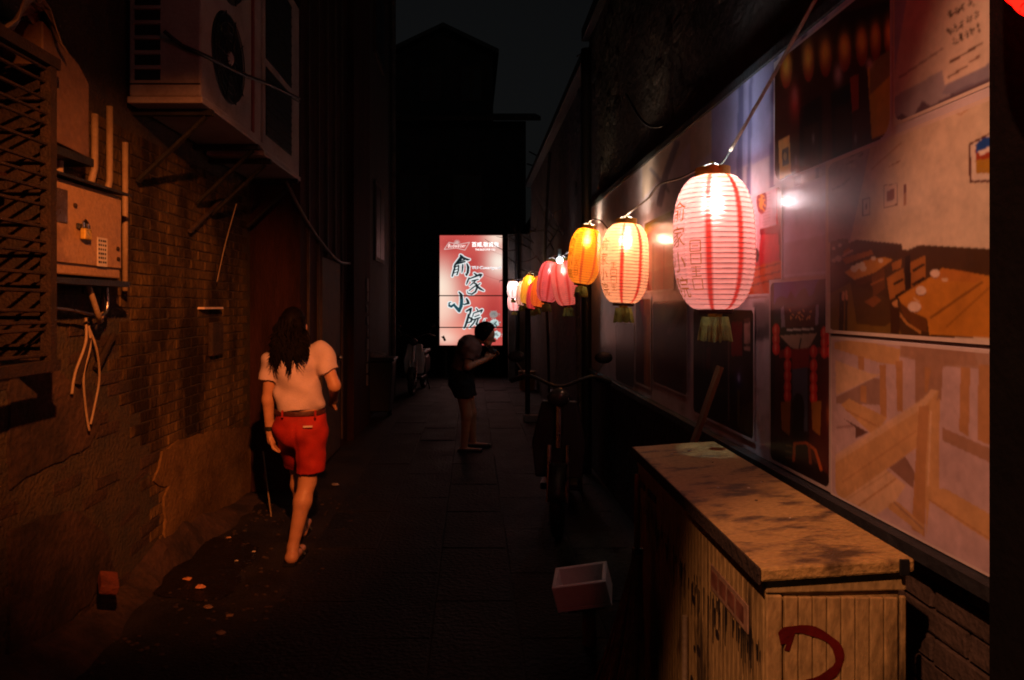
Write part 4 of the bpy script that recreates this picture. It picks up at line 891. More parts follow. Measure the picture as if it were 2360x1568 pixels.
def lantern(loc, Rm, H, paper, stripe, power, lcol, label, tilt=(0, 0), text=False, nr=26, rot=None, squash=1, bz=.03, fine=True, ink=None, glow=GLOW, fringe=True):
    X, Y, Z = loc
    root = empty('paper_lantern', loc, label, 'lantern', 'string of lanterns along the mural wall')
    face = math.atan2(-Y, -X)           # towards the photographer
    rot = 0 if rot is None else R(rot)
    T = Euler((R(tilt[0]), R(tilt[1]), 0)).to_matrix()
    nseg = 80 if fine else 40; rows = nr*(4 if fine else 2)+1
    def rad(t):
        s_ = abs(2*t-1); return (.43+.57*(1-s_**2.9)**.62)*Rm
    def surf(ang, t, off=0, sc=True):
        r_ = rad(t)+off
        if sc: r_ += .0032*abs(math.sin(math.pi*nr*t))
        p = Vector((r_*math.cos(face+ang), r_*math.sin(face+ang), H/2-H*t)); p.x *= squash
        return Vector(loc)+T @ p
    pos = np.zeros((rows, nseg+1, 3)); col = np.zeros((rows, nseg+1, 3)); A = np.zeros((rows, nseg+1))
    for i in range(rows):
        t = i/(rows-1)
        for j in range(nseg+1):
            a_ = 2*math.pi*j/nseg; pos[i, j] = surf(a_, t)
    cp, cs = np.array(lin(paper)), np.array(lin(stripe))
    aa = (np.arange(nseg+1)*360/nseg+180) % 360-180
    for j in range(nseg+1):
        a_ = aa[j]; on = False
        for k in range(8):
            sa = ((-8+45*k+math.degrees(rot)+180) % 360)-180
            if text and abs(((sa+53+180) % 360)-180) < 5: continue
            d_ = abs(((a_-sa+180) % 360)-180)
            if d_ < 4.6: on = True
        col[:, j] = cs if on else cp
    pa = grid_mesh('paper', pos, col, paper_mat(glow), root); pa.data.polygons.foreach_set('use_smooth', [True]*len(pa.data.polygons))
    n_ = nr*(24 if fine else 12)
    MB().tube([surf(2*math.pi*nr*k/n_, max(.004, min(.996, k/n_)), .0012, False) for k in range(n_+1)], .0013 if fine else .0018, 4, False).build('spiral_wire', M_RIB, root)
    r0 = rad(0)
    def ring(name, t, hh, mat):
        MB().lathe([(r0*.96, 0), (r0*1.03, 0), (r0*1.03, hh), (r0*.96, hh), (r0*.96, 0)], Vector(loc)+T @ Vector((0, 0, H/2-H*t)), 28, T).build(name, mat, root, smooth=False)
    ring('top_collar', 0, .034, M_GOLD); ring('bottom_collar', 1, -.016, M_DWOOD)
    bt = Vector(loc)+T @ Vector((0, 0, -H/2-.016))
    MB().lathe([(.028, -.002), (.028, -.024), (.001, -.024)], bt+T @ Vector((0, 0, 0)), 14, T).build('tassel_cap', M_GOLD, root)
    MB().tube([bt+T @ Vector((-r0, 0, 0)), bt+T @ Vector((r0, 0, 0))], .004, 6).build('cross_bar', M_DWOOD, root)
    MB().tube([bt+T @ Vector((0, -r0, 0)), bt+T @ Vector((0, r0, 0))], .004, 6).build('cross_bar', M_DWOOD, root)
    fr = MB()
    for k in range((46 if fine else 24) if fringe else 0):
        a_ = 2*math.pi*k/(46 if fine else 24); rr = Rm*.40; q = bt+Vector((rr*.75*math.cos(a_), rr*.75*math.sin(a_), -.015)); e2 = bt+Vector((rr*math.cos(a_)+random.uniform(-.004, .004), rr*math.sin(a_)+random.uniform(-.004, .004), -.022-.17*H*1.0*random.uniform(.93, 1.04)))
        fr.tube([q, q.lerp(e2, .4), e2], [.005, .006, .005], 4, False)
    if fringe: fr.build('fringe', M_FRINGE, root)
    hk = Vector(loc)+T @ Vector((0, 0, H/2+.03))
    MB().tube([hk+T @ Vector((-r0, 0, 0)), hk+T @ Vector((0, 0, .03)), hk+T @ Vector((r0, 0, 0))], .003, 6).build('bail_wire', M_STEEL, root)
    bp = Vector(loc)+T @ Vector((0, 0, H/2-H*bz))
    bp2 = bp+T @ Vector((0, 0, -.075))
    MB().tube([bp+T @ Vector((0, 0, .02)), bp, bp.lerp(bp2, .5), bp2, bp2+T @ Vector((0, 0, -.018))], [.012, .017, .018, .016, .006], 12).build('bulb', M_BULB, root, smooth=True)
    MB().tube([bp+Vector((0, 0, .03)), hk+T @ Vector((0, 0, .02))], .009, 8).build('lamp_holder', M_BLACK, root)
    lamp('bulb_light', 'POINT', bp, power*1.6, lcol, root, .034)
    lamp('bulb_light', 'POINT', bp2, power*7, lcol, root, .034)
    if text:
        ang0 = R(-54)
        def wrap(s_, size, ang, t0, name, narrow=1.0):
            for k, ch in enumerate(s_):
                v, f = text_geo(ch, size)
                if not v: continue
                b = MB(); V_ = []
                for x, y, _ in v:
                    t = t0+(k*size*1.12+(size*.8-y))/H; a_ = ang+(x-size/2)*narrow/Rm
                    V_.append(surf(a_, min(.97, t), .0042))
                b.add(V_, f).build(name, ink or M_INKL, root)
        wrap('俞家小院', .092*H/.55, ang0-R(3), .20, 'character')
        for k in range(4):          # faint second column of small brush marks, too blurred to read
            b = MB(); sz_ = .042*H/.55
            for (x0, y0_, x1, y1_) in random.choice((((0, 1, 1, 1), (0, 0, 1, 0), (0, 0, 0, 1), (1, 0, 1, 1), (.2, .5, .8, .5)), ((0, .9, 1, .9), (.1, .5, .9, .5), (.5, 0, .5, 1), (0, 0, 1, .05)))):
                q = []; dx, dy = x1-x0, y1_-y0_; L0 = math.hypot(dx, dy); nx_, ny_ = -dy/L0*.045, dx/L0*.045
                for t in (0, .5, 1): q += [(x0+dx*t+nx_, y0_+dy*t+ny_), (x0+dx*t-nx_, y0_+dy*t-ny_)]
                b.add([surf(ang0+R(29)+(u-.5)*sz_/Rm, .50+(k*sz_*1.2+(1-v)*sz_)/H, .0042) for u, v in q], [(0, 1, 3, 2), (2, 3, 5, 4)])
            b.build('brush_mark', ink or M_INKL, root)
    return root, hk
PK, RED_, OR_, YE = (255, 150, 134), (214, 30, 6), (255, 138, 14), (255, 176, 40)
WHT = (.95, .93, 1); WARM = (1, .72, .42)
Hh = .52
hooks = []
def lan(px, py, Y, h, *a, **k):
    p = at(px, py, Y); r_ = k.pop('r', None) or h*.285
    root, hk = lantern((p.x, p.y, p.z), r_, h, *a, **k); hooks.append(hk); return p
lan(1645, 560, 2.80, .545, PK, RED_, 3.2, (.82, .95, 1), 'largest pink striped paper lantern nearest to the utility cabinet', text=True, r=.158, nr=27, tilt=(0, -1))
lan(1440, 608, 4.50, .52, (255, 168, 122), RED_, 4.2, (1, .80, .55), 'bright white striped lantern, second from the near end', text=True, r=.156, nr=25, tilt=(0, 2))
lan(1348, 591, 6.2, .50, OR_, (214, 84, 6), 3.2, (1, .80, .5), 'plain orange lantern tilted above the wooden pole', text=True, r=.148, tilt=(4, 7), fine=True, nr=23, ink=paper_mat(.2, (.30, .06, .004)))
lan(1303, 653, 7.7, .50, (255, 112, 92), RED_, 1.0, WHT, 'pink striped lantern half hidden left of the orange one', r=.155, tilt=(0, -8), rot=20, fine=False, nr=22)
lan(1266, 650, 8.5, .50, (255, 100, 92), RED_, .9, WHT, 'rosy lantern leaning against its pink striped neighbour', r=.15, tilt=(0, 8), rot=10, fine=False, nr=22)
lan(1244, 672, 10.2, .46, (255, 112, 8), (230, 80, 6), 1.4, WARM, 'small plain orange lantern in the far cluster', r=.125, tilt=(0, 9), fine=False, nr=18)
lan(1232, 682, 11.2, .44, (240, 60, 50), (190, 20, 20), 1.0, WHT, 'small crimson lantern in the middle of far cluster', r=.13, tilt=(0, 9), fine=False, nr=18)
lan(1217, 668, 12.0, .50, YE, (240, 150, 20), 2.0, WARM, 'small yellow lantern in the far cluster', r=.125, tilt=(0, 10), fine=False, nr=18)
lan(1204, 676, 13.6, .48, (255, 200, 180), (220, 60, 30), 1.6, WARM, 'small pale striped lantern farthest in the cluster', r=.12, tilt=(0, 8), fine=False, nr=18)
lan(1183, 668, 14.6, .36, (255, 225, 215), (230, 90, 80), 2.6, WHT, 'tiny upper white lantern right of the lit sign', r=.13, fine=False, nr=14)
lan(1185, 697, 14.8, .36, (255, 190, 180), (230, 70, 60), 2.0, WHT, 'tiny lower pink lantern right of the lit sign', r=.14, fine=False, nr=14)
# near red lantern above the pillar, mostly out of the picture
p = Vector((.93, .98, 2.325)); lantern((p.x, p.y, p.z), .165, .55, (208, 12, 5), (170, 8, 4), 3.0, (1, .35, .2), 'red lantern whose underside shows at the top right corner', fine=True, nr=26, glow=8, fringe=False)
# cyan-white naked lamp between lanterns
nb = empty('bare_bulb', at(1290, 598, 7.4), 'bare blue-white bulb above the pink striped lanterns', 'lamp')
pb_ = at(1290, 600, 7.4); MB().ball(pb_, .035, 12, 8).build('bulb', emis('cool bulb', (.75, .92, 1), 14), nb, smooth=True); MB().tube([pb_+Vector((0, 0, .03)), pb_+Vector((0, 0, .12))], .02, 8).build('socket', M_STEEL, nb)
lamp('bulb_light', 'POINT', pb_+Vector((-.05, -.06, 0)), 3.0, (.75, .9, 1), nb, .03)

# lantern string
h = hooks
cable('lantern_string', [h[0]+Vector((0, 0, .03)), at(1575, 408, 3.3), at(1520, 426, 3.8), at(1493, 458, 4.2), h[1]+Vector((0, 0, .03)), at(1425, 520, 4.9), at(1405, 530, 5.3), at(1382, 508, 5.9), h[2]+Vector((0, 0, .03)), at(1322, 570, 7), h[3]+Vector((0, 0, .03)), h[4]+Vector((0, 0, .03)), h[5]+Vector((0, 0, .03)), h[7]+Vector((0, 0, .05)), h[8]+Vector((0, 0, .03)), h[9]], .0055, pm('grey flex', (.3, .22, .2), .6, .3, 20, .1, 60), 'grey flex sagging from lantern to lantern')
cable('support_cord', [at(1895, -30, 2.2), at(1785, 170, 2.5), at(1683, 348, 2.74)], .007, M_CORD, 'straight tan cord slanting down to the largest lantern', 'cord')
cable('support_cord', [at(1683, 348, 2.74), at(1665, 375, 2.78), h[0]], .004, M_WIRE, 'short dark wire between tan cord and largest lantern', 'cord')
cable('wall_cable', [(RX, 5.1, 3.2), (RX-.03, 4.3, 2.75), at(1600, 262, 4.1), at(1620, 268, 4.0), at(1640, 250, 3.7), at(1700, 205, 3.3), at(1800, 120, 2.7)], .008, M_WIRE, 'black cable looping on wall above the mural', 'cable')
cable('wall_cable', [at(1640, 60, 3.6), at(1625, 130, 3.8), at(1607, 200, 4.0), at(1596, 250, 4.1)], .007, pm('pale cable', (.2, .16, .14), .6, .3, 9, 0, 30), 'pale cable hanging down the wall above the mural', 'cable')
cable('wall_cable', [at(1612, 268, 4.05), at(1560, 360, 4.6), at(1520, 420, 4.3), at(1497, 452, 4.25)], .005, M_WIRE, 'thin black cable dropping to the second lantern', 'cable')
for k in range(9):
    a = at(1375-k*9+random.uniform(-8, 8), 40+k*45, 9+k*.4); b_ = at(1330-k*6, 130+k*50, 10.5+k*.4); m_ = a.lerp(b_, .5)+Vector((random.uniform(-.1, .1), 0, -.12))
    if k in (3, 5): m_ = m_+Vector((0, 0, -.1))
    cable('roof_cable', [a, m_, b_], .012, M_WIRE, ['topmost', 'second highest', 'third from the top', 'fourth from the top', 'middle', 'fourth lowest', 'third lowest', 'second lowest', 'lowest'][k]+' dark cable sagging along the right roof edge', 'cable', 'cables along the right roof edge')
for k, (a, b_) in enumerate((((1220, 350), (1300, 372)), ((1215, 378), (1300, 385)), ((1225, 392), (1290, 402)))):
    cable('overhead_cable', [at(*a, 20), at((a[0]+b_[0])/2, (a[1]+b_[1])/2+8, 18), at(*b_, 15)], .02, M_WIRE, ['upper', 'middle', 'lower'][k]+' of three cables crossing the sky gap', 'cable')
# bare twigs among the far lanterns
tw = empty('dry_vine', (1.05, 11, 2), 'tangle of bare dry twigs above the far lantern cluster', 'vine')
b = MB()
for k in range(34):
    a = at(random.uniform(1185, 1310), random.uniform(530, 650), random.uniform(8.5, 12)); d = Vector((random.uniform(-.5, .3), random.uniform(-.3, .3), random.uniform(-.1, .6))); m_ = a+d*.5+Vector((random.uniform(-.1, .1), 0, random.uniform(-.1, .1)))
    b.tube(bez([a, m_, a+d], 4), [.009-.0008*i for i in range(9)], 4)
tag(b.build('twigs', M_DWOOD, tw), kind='stuff')
stem = MB().tube(bez([(1.18, 10.4, 0), (1.15, 10.4, 1.2), (1.1, 10.3, 2.2), (1.12, 10.2, 3.2), (1.15, 10.1, 3.9)], 6), .022, 7).build('stem', M_DWOOD, tw)

# poles carrying the lanterns
def pole(px, Y, top_, r_, mat, label, bend=.02):
    x = (px-VX)/F*Y; o = MB().tube(bez([(x+bend, Y, 0), (x+bend*.6, Y, .8), (x, Y, 1.5), (x-.005, Y, top_)], 6), r_, 10).build('pole', mat, smooth=True); tag(o, label, 'pole')
M_BARK = pm('peeling pole', (.22, .15, .13), .7, .6, 14, .5, 60, col2=(.07, .05, .045), stretch=(1, 1, .6))
pole(1332, 5.95, 1.74, .021, M_BARK, 'slim peeling pole below the plain orange lantern')
pole(1216, 9.6, 1.56, .035, M_BLACK, 'dark post beneath the far lantern cluster', 0)
pole(1352, 6.6, 4.1, .05, M_BLACK, 'thick dark post behind the slim peeling pole', 0)
pole(1192, 14.9, 3.4, .05, M_BLACK, 'dark thin post right of the lit sign', 0)
o = MB().box((.84, 9.55, .05), (.24, .12, .1)).build('stone_block', pm('pale stone', (.3, .24, .2), .8, .3, 9, .3, 40), bevel=.01); tag(o, 'pale stone block at the foot of the far dark post', 'stone')

# ================================================================== lit sign at the end
SY = 15.5
sg = empty('sign_box', at(1086, 800, SY), 'tall red backlit sign with brush lettering at alley end', 'sign')
s0 = at(1013.5, 543, SY); s1 = at(1157.5, 796, SY)
U0, U1, V0, V1 = 97, 862, 90, 1440
NY, NX = 460, 262
uu = np.linspace(U0, U1, NX); vv = np.linspace(V0, V1, NY); UU, VV = np.meshgrid(uu, vv)
r = Ras(UU, VV, (206, 84, 78))
def glow(x, y, rx, ry, c, a): r.ell(x, y, rx, ry, c, a, 1)
glow(97, 760, 200, 330, (255, 240, 220), 1.0); glow(97, 1000, 250, 350, (255, 215, 195), .85); glow(190, 1330, 190, 120, (255, 225, 205), .9)
glow(800, 120, 170, 110, (255, 225, 205), .95); glow(820, 420, 170, 190, (255, 240, 225), 1.0); glow(540, 830, 140, 160, (236, 120, 105), .6); glow(380, 1260, 260, 150, (245, 150, 130), .7)
glow(480, 430, 200, 120, (170, 40, 40), .5); glow(230, 210, 150, 110, (176, 52, 52), .7); glow(760, 1050, 170, 300, (168, 44, 44), .7)
INK, OUT = (14, 34, 40), (240, 250, 250)
strokes = []
def st_(pts, rs): strokes.append((pts, rs))
# 俞
st_([(352, 335), (365, 355), (330, 400), (285, 450), (268, 478)], [13, 22, 20, 14, 6])
st_([(360, 350), (400, 375), (440, 388), (462, 385)], [16, 17, 14, 7])
st_([(300, 440), (350, 425), (405, 412)], [12, 14, 10]); st_([(322, 408), (395, 392)], [8, 8])
st_([(285, 470), (270, 520), (250, 590)], [12, 13, 10]); st_([(290, 475), (330, 460), (325, 520), (310, 570), (296, 575)], [8, 10, 10, 9, 4])
st_([(285, 515), (320, 500)], [6, 6]); st_([(275, 552), (312, 536)], [6, 6])
st_([(378, 450), (376, 500), (368, 545)], [10, 11, 7]); st_([(430, 440), (445, 480), (440, 540), (425, 580), (408, 560)], [10, 17, 16, 11, 4])
# 家
st_([(520, 556), (545, 575)], [10, 13]); st_([(455, 610), (440, 650), (425, 690)], [8, 12, 8]); st_([(455, 625), (520, 600), (580, 575), (605, 575), (590, 605)], [8, 11, 15, 16, 7])
st_([(490, 650), (530, 640), (570, 630)], [9, 10, 7]); st_([(535, 645), (500, 680), (465, 710)], [8, 9, 5]); st_([(510, 670), (545, 690), (555, 730), (535, 780), (490, 812), (440, 800), (432, 770)], [9, 13, 14, 13, 10, 7, 4])
st_([(545, 700), (500, 735), (455, 770)], [8, 10, 7]); st_([(590, 680), (560, 705), (540, 720)], [7, 9, 6]); st_([(550, 705), (590, 745), (635, 768)], [10, 15, 8])
# 小
st_([(335, 790), (360, 820), (365, 890), (358, 960), (335, 1020), (300, 985), (270, 955)], [10, 18, 22, 22, 18, 14, 8]); st_([(275, 935), (240, 965), (212, 955), (212, 920), (235, 912)], [12, 16, 13, 9, 5]); st_([(275, 945), (315, 985)], [12, 14])
st_([(425, 870), (440, 900), (452, 925)], [12, 18, 14]); st_([(440, 925), (400, 940), (375, 930)], [14, 10, 6])
# 院
st_([(425, 1020), (480, 990), (470, 1040), (450, 1090)], [12, 14, 13, 10]); st_([(450, 1065), (435, 1130), (412, 1200), (395, 1230)], [13, 16, 14, 9]); st_([(450, 1100), (490, 1110), (480, 1150), (440, 1165)], [10, 14, 12, 6])
st_([(545, 990), (560, 1008)], [8, 9]); st_([(510, 1050), (500, 1085)], [8, 8]); st_([(515, 1045), (570, 1025), (615, 1008), (600, 1045)], [8, 10, 13, 6]); st_([(525, 1090), (580, 1068)], [8, 8]); st_([(500, 1130), (590, 1100)], [9, 9])
st_([(540, 1120), (510, 1170), (462, 1222)], [9, 11, 8]); st_([(570, 1110), (545, 1180), (580, 1205), (625, 1190), (645, 1120)], [9, 13, 14, 12, 3])
D = np.full(UU.shape, 1e9)
for pts, rs in strokes: D = np.minimum(D, r.dist(pts, rs))
r.c[D < 11] = np.array(lin(OUT)); r.c[D < 0] = np.array(lin(INK))
m = (D < 0) & (VV > 870) & (VV < 1040) & (UU < 420); r.c[m] = np.array(lin((24, 72, 84)))
# splashes on the right edge
for cx, cy, rr, c in ((758, 1060, 52, (150, 140, 136)), (765, 1170, 56, (190, 214, 212)), (790, 1310, 50, (206, 222, 220))):
    r.ell(cx, cy, rr, rr*.85, c)
    for _ in range(16):
        a = random.uniform(0, 6.28); q = rr*random.uniform(.8, 1.4); r.ell(cx+q*math.cos(a), cy+q*math.sin(a)*.8, random.uniform(3, 9), random.uniform(3, 8), c)
    for _ in range(6): r.line([(cx+random.uniform(-30, 30), cy+random.uniform(-25, 25)), (cx+random.uniform(-30, 30), cy+random.uniform(-25, 25))], 5, (110, 120, 120), .7)
r.line([(790, 1150), (770, 1180), (795, 1200), (780, 1215)], 6, (20, 50, 56)); r.line([(660, 1105), (675, 1110)], 6, (210, 200, 190))
# bow-tie beer mark
bow = [(210, 175), (330, 200), (462, 175), (405, 270), (300, 245), (152, 262), (210, 175)]
r.line(bow, 4.5, (226, 190, 184))
for k in range(7): a = R(200+k*23); r.line([(308, 190), (308+45*math.cos(a), 190+48*math.sin(a))], [7, 2], (214, 176, 170))
r.line([(545, 540), (700, 600), (860, 650)], 2, (140, 40, 40), .7); r.line([(700, 270), (860, 330)], 2, (150, 50, 50), .6)
r.blur(1)
pos = np.stack([s0.x+(UU-U0)/(U1-U0)*(s1.x-s0.x), np.full_like(UU, SY), s0.z+(VV-V0)/(V1-V0)*(s1.z-s0.z)], -1)
M_SIGN = printmat('backlit sign sheet', .3, .2, .2, 0, emit=1.0)
grid_mesh('sign_face', pos, r.c, M_SIGN, sg)
MB().bb(s0.x-.03, s1.x+.03, SY+.01, SY+.22, s1.z-.03, s0.z+.03).build('sign_case', pm('red painted case', (.2, .02, .02), .6, .3, 9, .1, 40), sg, bevel=.01)
sz = lambda v: s0.z+(v-V0)/(V1-V0)*(s1.z-s0.z); sx_ = lambda u: s0.x+(u-U0)/(U1-U0)*(s1.x-s0.x)
for v in (831, 1221): MB().bb(s0.x-.05, s1.x+.05, SY-.02, SY-.004, sz(v)-.012, sz(v)+.012).build('cross_bar', M_RUST, sg)
MB().bb(s0.x-.03, s0.x-.004, SY-.025, SY+.01, s1.z-.03, s0.z+.03).build('edge_trim', M_RUST, sg); MB().bb(s1.x+.004, s1.x+.03, SY-.025, SY+.01, s1.z-.03, s0.z+.03).build('edge_trim', M_RUST, sg)
for xx in (s0.x+.12, s1.x-.12): MB().tube([(xx, SY+.12, 0), (xx, SY+.12, s1.z)], .05, 8).build('leg', M_DKGREY, sg)
ms = lambda n_, c, s_: emis(n_, lin(c), s_)
M_T1, M_T2, M_T3 = ms('white lettering', (250, 240, 236), 1.0), ms('blue lettering', (40, 96, 124), .8), ms('pink lettering', (236, 200, 194), .8)
def stext(s_, u0, v0, uw, vh, mat, name, sl=0, d=.006, bold=0):
    v, f = text_geo(s_, 1); xs_ = [p[0] for p in v]; ys_ = [p[1] for p in v]; x0, x1, y0_, y1_ = min(xs_), max(xs_), min(ys_), max(ys_)
    for ox in ((0,) if not bold else (-bold, 0, bold)):
        b = MB(); b.add([(sx_(u0+(x-x0)/(x1-x0)*uw+sl*(y-y0_)/(y1_-y0_)+ox), SY-d-abs(ox)*.0004, sz(v0+vh*(1-(y-y0_)/(y1_-y0_)))) for x, y, _ in v], f)
        b.build(name, mat, sg)
stext('百威,敬真我', 490, 172, 330, 62, M_T1, 'lettering', bold=3)
stext("THIS BUD'S FOR YOU", 532, 252, 245, 24, M_T1, 'lettering', bold=1.5)
stext('Budweiser', 196, 194, 214, 44, M_T3, 'lettering', 10, bold=2)
stext('YU Courtyard', 488, 468, 356, 46, M_T1, 'lettering_halo', bold=6)
stext('YU Courtyard', 490, 472, 352, 38, M_T2, 'lettering', d=.012)
b = MB().tube([at(1018, 778, SY-.03), at(1021, 775, SY-.03), at(1026, 786, SY-.03)], .03, 6); b.build('torn_flap', M_BLACK, sg)
lamp('sign_glow', 'AREA', ((s0.x+s1.x)/2, SY-.05, (s0.z+s1.z)/2), 3, (1, .42, .36), sg, size=1.3, size_y=2.3, shape='RECTANGLE').rotation_euler = (R(-90), 0, 0)
# small white thing and wall right of the sign
o = MB().bb(.80, 1.35, 15.0, 15.2, 0, 3.2).build('wall_end', pm('grey plaster end', (.2, .17, .16), .8, .4, 3, .3, 30)); tag(o, 'narrow grey wall end right of the lit sign', 'wall')
o = MB().tube([(1.06, 13.2, 0), (1.06, 13.2, .36)], [.14, .17], 12).build('planter_bucket', pm('ochre bucket', (.5, .25, .06), .6, .3, 9, .1, 40)); tag(o, 'small ochre bucket on the ground far right of sign', 'bucket')

# ================================================================== bin, scooters
bn = empty('waste_bin', (-1.36, 10, 0), 'black wheeled waste bin with a pale bag on its lid', 'bin')
MB().prism([(-.19, .1), (.19, .1), (.24, .82), (-.24, .82)], lambda u, v, d: (-1.37+u, d, v), 9.75, 10.2).build('body', M_BLACK, bn, bevel=.02)
MB().bb(-1.63, -1.11, 9.72, 10.25, .82, .87).build('lid', M_BLACK, bn, bevel=.015)
for xx in (-1.52, -1.22): MB().tube([(xx-.03, 10.15, .1), (xx+.03, 10.15, .1)], .1, 12).build('wheel', M_BLACK, bn)
o = MB().ball((-1.38, 9.9, .90), .11, 12, 7, (1.3, .8, .5)).build('plastic_bag', pm('pale bag', (.4, .32, .3), .5, .3, 9, .5, 20)); tag(o, 'small pale bag lying on the black bin lid', 'bag')

def scooter(loc, yaw, label, shield, sc=1.0, wrapm=None):
    root = empty('electric_scooter', loc, label, 'scooter')
    Mz = Matrix.Rotation(yaw, 3, 'Z')
    def put(name, mb, mat, smooth=False, bevel=0, parent=None):
        mb.v = [tuple(Vector(loc)+Mz @ (Vector(v)*sc)) for v in mb.v]; return mb.build(name, mat, parent or root, smooth=smooth, bevel=bevel)
    # local: front is -Y
    for yy in (-.58, .58):
        tor = MB(); N, K = 28, 8; V = []
        for i in range(N):
            a = 2*math.pi*i/N
            for j in range(K):
                t = 2*math.pi*j/K; q = .20+.045*math.cos(t); V.append((.045*math.sin(t), yy+q*math.cos(a), .245+q*math.sin(a)))
        tor.add(V, [(i*K+j, ((i+1) % N)*K+j, ((i+1) % N)*K+(j+1) % K, i*K+(j+1) % K) for i in range(N) for j in range(K)])
        wl = put('wheel', tor, M_BLACK, True)
        hb = MB().tube([(-.04, yy, .245), (.04, yy, .245)], .05, 12)
        for k in range(8):
            a = k*math.pi/4; hb.tube([(0, yy, .245), (0, yy+.17*math.cos(a), .245+.17*math.sin(a))], .006, 5)
        put('rim', hb, M_STEEL, parent=wl)
    fnd = MB(); V = []
    for i in range(13):
        a = R(20+i*12); 
        for x in (-.055, .055): V.append((x, -.58+.27*math.cos(a), .245+.27*math.sin(a)))
    fnd.add(V, [(2*i, 2*i+1, 2*i+3, 2*i+2) for i in range(12)]); f_ = put('front_fender', fnd, M_DKGREY, True); f_.modifiers.new('s', 'SOLIDIFY').thickness = .006
    put('fork', MB().tube([(-.065, -.58, .245), (-.065, -.46, .62)], .016, 8).tube([(.065, -.58, .245), (.065, -.46, .62)], .016, 8), M_STEEL)
    put('stem', MB().tube([(0, -.46, .60), (0, -.36, 1.02)], .024, 8), M_STEEL)
    sh = put('front_shield', MB().prism([(-.17, .38), (.17, .38), (.20, .62), (.13, .92), (-.13, .92), (-.20, .62)], lambda u, v, d: (u, -.47+(v-.38)*.2+d-abs(u)*-.35, v), -.02, .02), shield, bevel=.012)
    put('headlight', MB().ball((0, -.44, .96), .075, 12, 8, (1.1, .7, .9)), pm('lamp lens', (.06, .06, .06), .15, .2, 9, 0, 30), True)
    hb = MB().tube(bez([(-.36, -.24, 1.06), (-.22, -.32, 1.10), (0, -.36, 1.03), (.22, -.32, 1.10), (.36, -.24, 1.06)], 6), .013, 8); put('handlebar', hb, M_DKGREY, True)
    for s_ in (-1, 1):
        put('grip', MB().tube([(s_*.27, -.285, 1.085), (s_*.37, -.235, 1.055)], .019, 8), M_BLACK)
        mr = put('mirror', MB().ball((s_*.32, -.3, 1.24), .055, 10, 6, (1.2, .3, .8)), M_BLACK, True); put('mirror_stalk', MB().tube([(s_*.25, -.3, 1.09), (s_*.32, -.3, 1.2)], .006, 6), M_STEEL, parent=mr)
    put('footboard', MB().bb(-.14, .14, -.36, .15, .27, .32), M_BLACK, bevel=.01)
    put('body', MB().prism([(.10, .30), (.62, .36), (.66, .60), (.50, .68), (.14, .66), (.06, .45)], lambda u, v, d: (d, u, v), -.13, .13), M_DKGREY, bevel=.03)
    put('seat', MB().prism([(.02, .68), (.30, .70), (.66, .72), (.68, .78), (.30, .79), (.04, .76)], lambda u, v, d: (d, u, v), -.13, .13), M_BLACK, bevel=.025)
    put('rear_fender', MB().bb(-.06, .06, .50, .84, .50, .53), M_BLACK, bevel=.01)
    put('kickstand', MB().tube([(.1, .3, .3), (.17, .35, .0)], .011, 6), M_STEEL)
    if wrapm:
        put('basket', MB().bb(-.14, .14, -.66, -.49, .66, .88), wrapm, bevel=.01)
    return root
scooter((.70, 5.35, 0), R(-10), 'black electric scooter parked beside the slim peeling pole', M_BLACK, 1.0)
scooter((-1.02, 12.9, 0), R(-6), 'electric scooter with pale front shield left of the lit sign', pm('pale shield', (.55, .6, .62), .35, .2, 6, .05, 30), 1.0)

# ================================================================== litter and the dark muddy patch
pts = [(332, 1368), (370, 1332), (420, 1290), (455, 1252), (500, 1240), (560, 1246), (598, 1262), (590, 1288), (560, 1316), (548, 1350), (520, 1378), (470, 1388), (400, 1380)]
g_ = [ong(x, y) for x, y in pts]; cx_ = sum(p.x for p in g_)/len(g_); cy_ = sum(p.y for p in g_)/len(g_)
poly = []
for i in range(len(g_)):
    a, b_ = g_[i], g_[(i+1) % len(g_)]
    for j in range(4): q = a.lerp(b_, j/4); poly.append((q.x+random.uniform(-.015, .015), q.y+random.uniform(-.02, .02), .006))
b = MB(); k = len(poly); b.add(poly+[(cx_, cy_, .012)], [(i, (i+1) % k, k) for i in range(k)])
o = b.build('mud_patch', pm('wet mud', (.012, .010, .009), .35, .4, 12, .9, 40, spec=.5)); tag(o, 'dark wet mud patch on the ground behind the walking person', 'mud patch')
lit = [(432, 1336, .036, 'orange peel scrap on the mud patch, nearer the wall', (.75, .33, .12), 'scrap'), (462, 1354, .04, 'pale orange scrap lying on the mud patch, nearer the camera', (.8, .36, .18), 'scrap'),
       (585, 1272, .018, 'tiny bright chip at the far rim of mud patch', (.8, .7, .6), 'chip'), (545, 1293, .016, 'tiny white chip inside the mud patch', (.8, .7, .6), 'chip'),
       (456, 1162, .03, 'pale pebble on the dirt below the ochre plaster', (.6, .35, .25), 'pebble'), (773, 1118, .045, 'crumpled mauve paper on dark paving right of the walking person', (.35, .3, .34), 'paper'),
       (592, 1080, .03, 'pale shred of paper by the wall left of person', (.4, .35, .33), 'paper'), (427, 1233, .035, 'flat pale chip beside the mud patch towards the wall', (.35, .2, .13), 'chip'),
       (527, 1240, .025, 'small tan pebble above the mud patch', (.5, .3, .18), 'pebble'), (480, 1400, .035, 'dull brown stone below the mud patch', (.3, .17, .1), 'stone'), (530, 1420, .028, 'rough tan stone nearest below the mud patch', (.3, .18, .11), 'stone'), (510, 1460, .035, 'low grey stone on the near paving left', (.2, .13, .1), 'stone')]
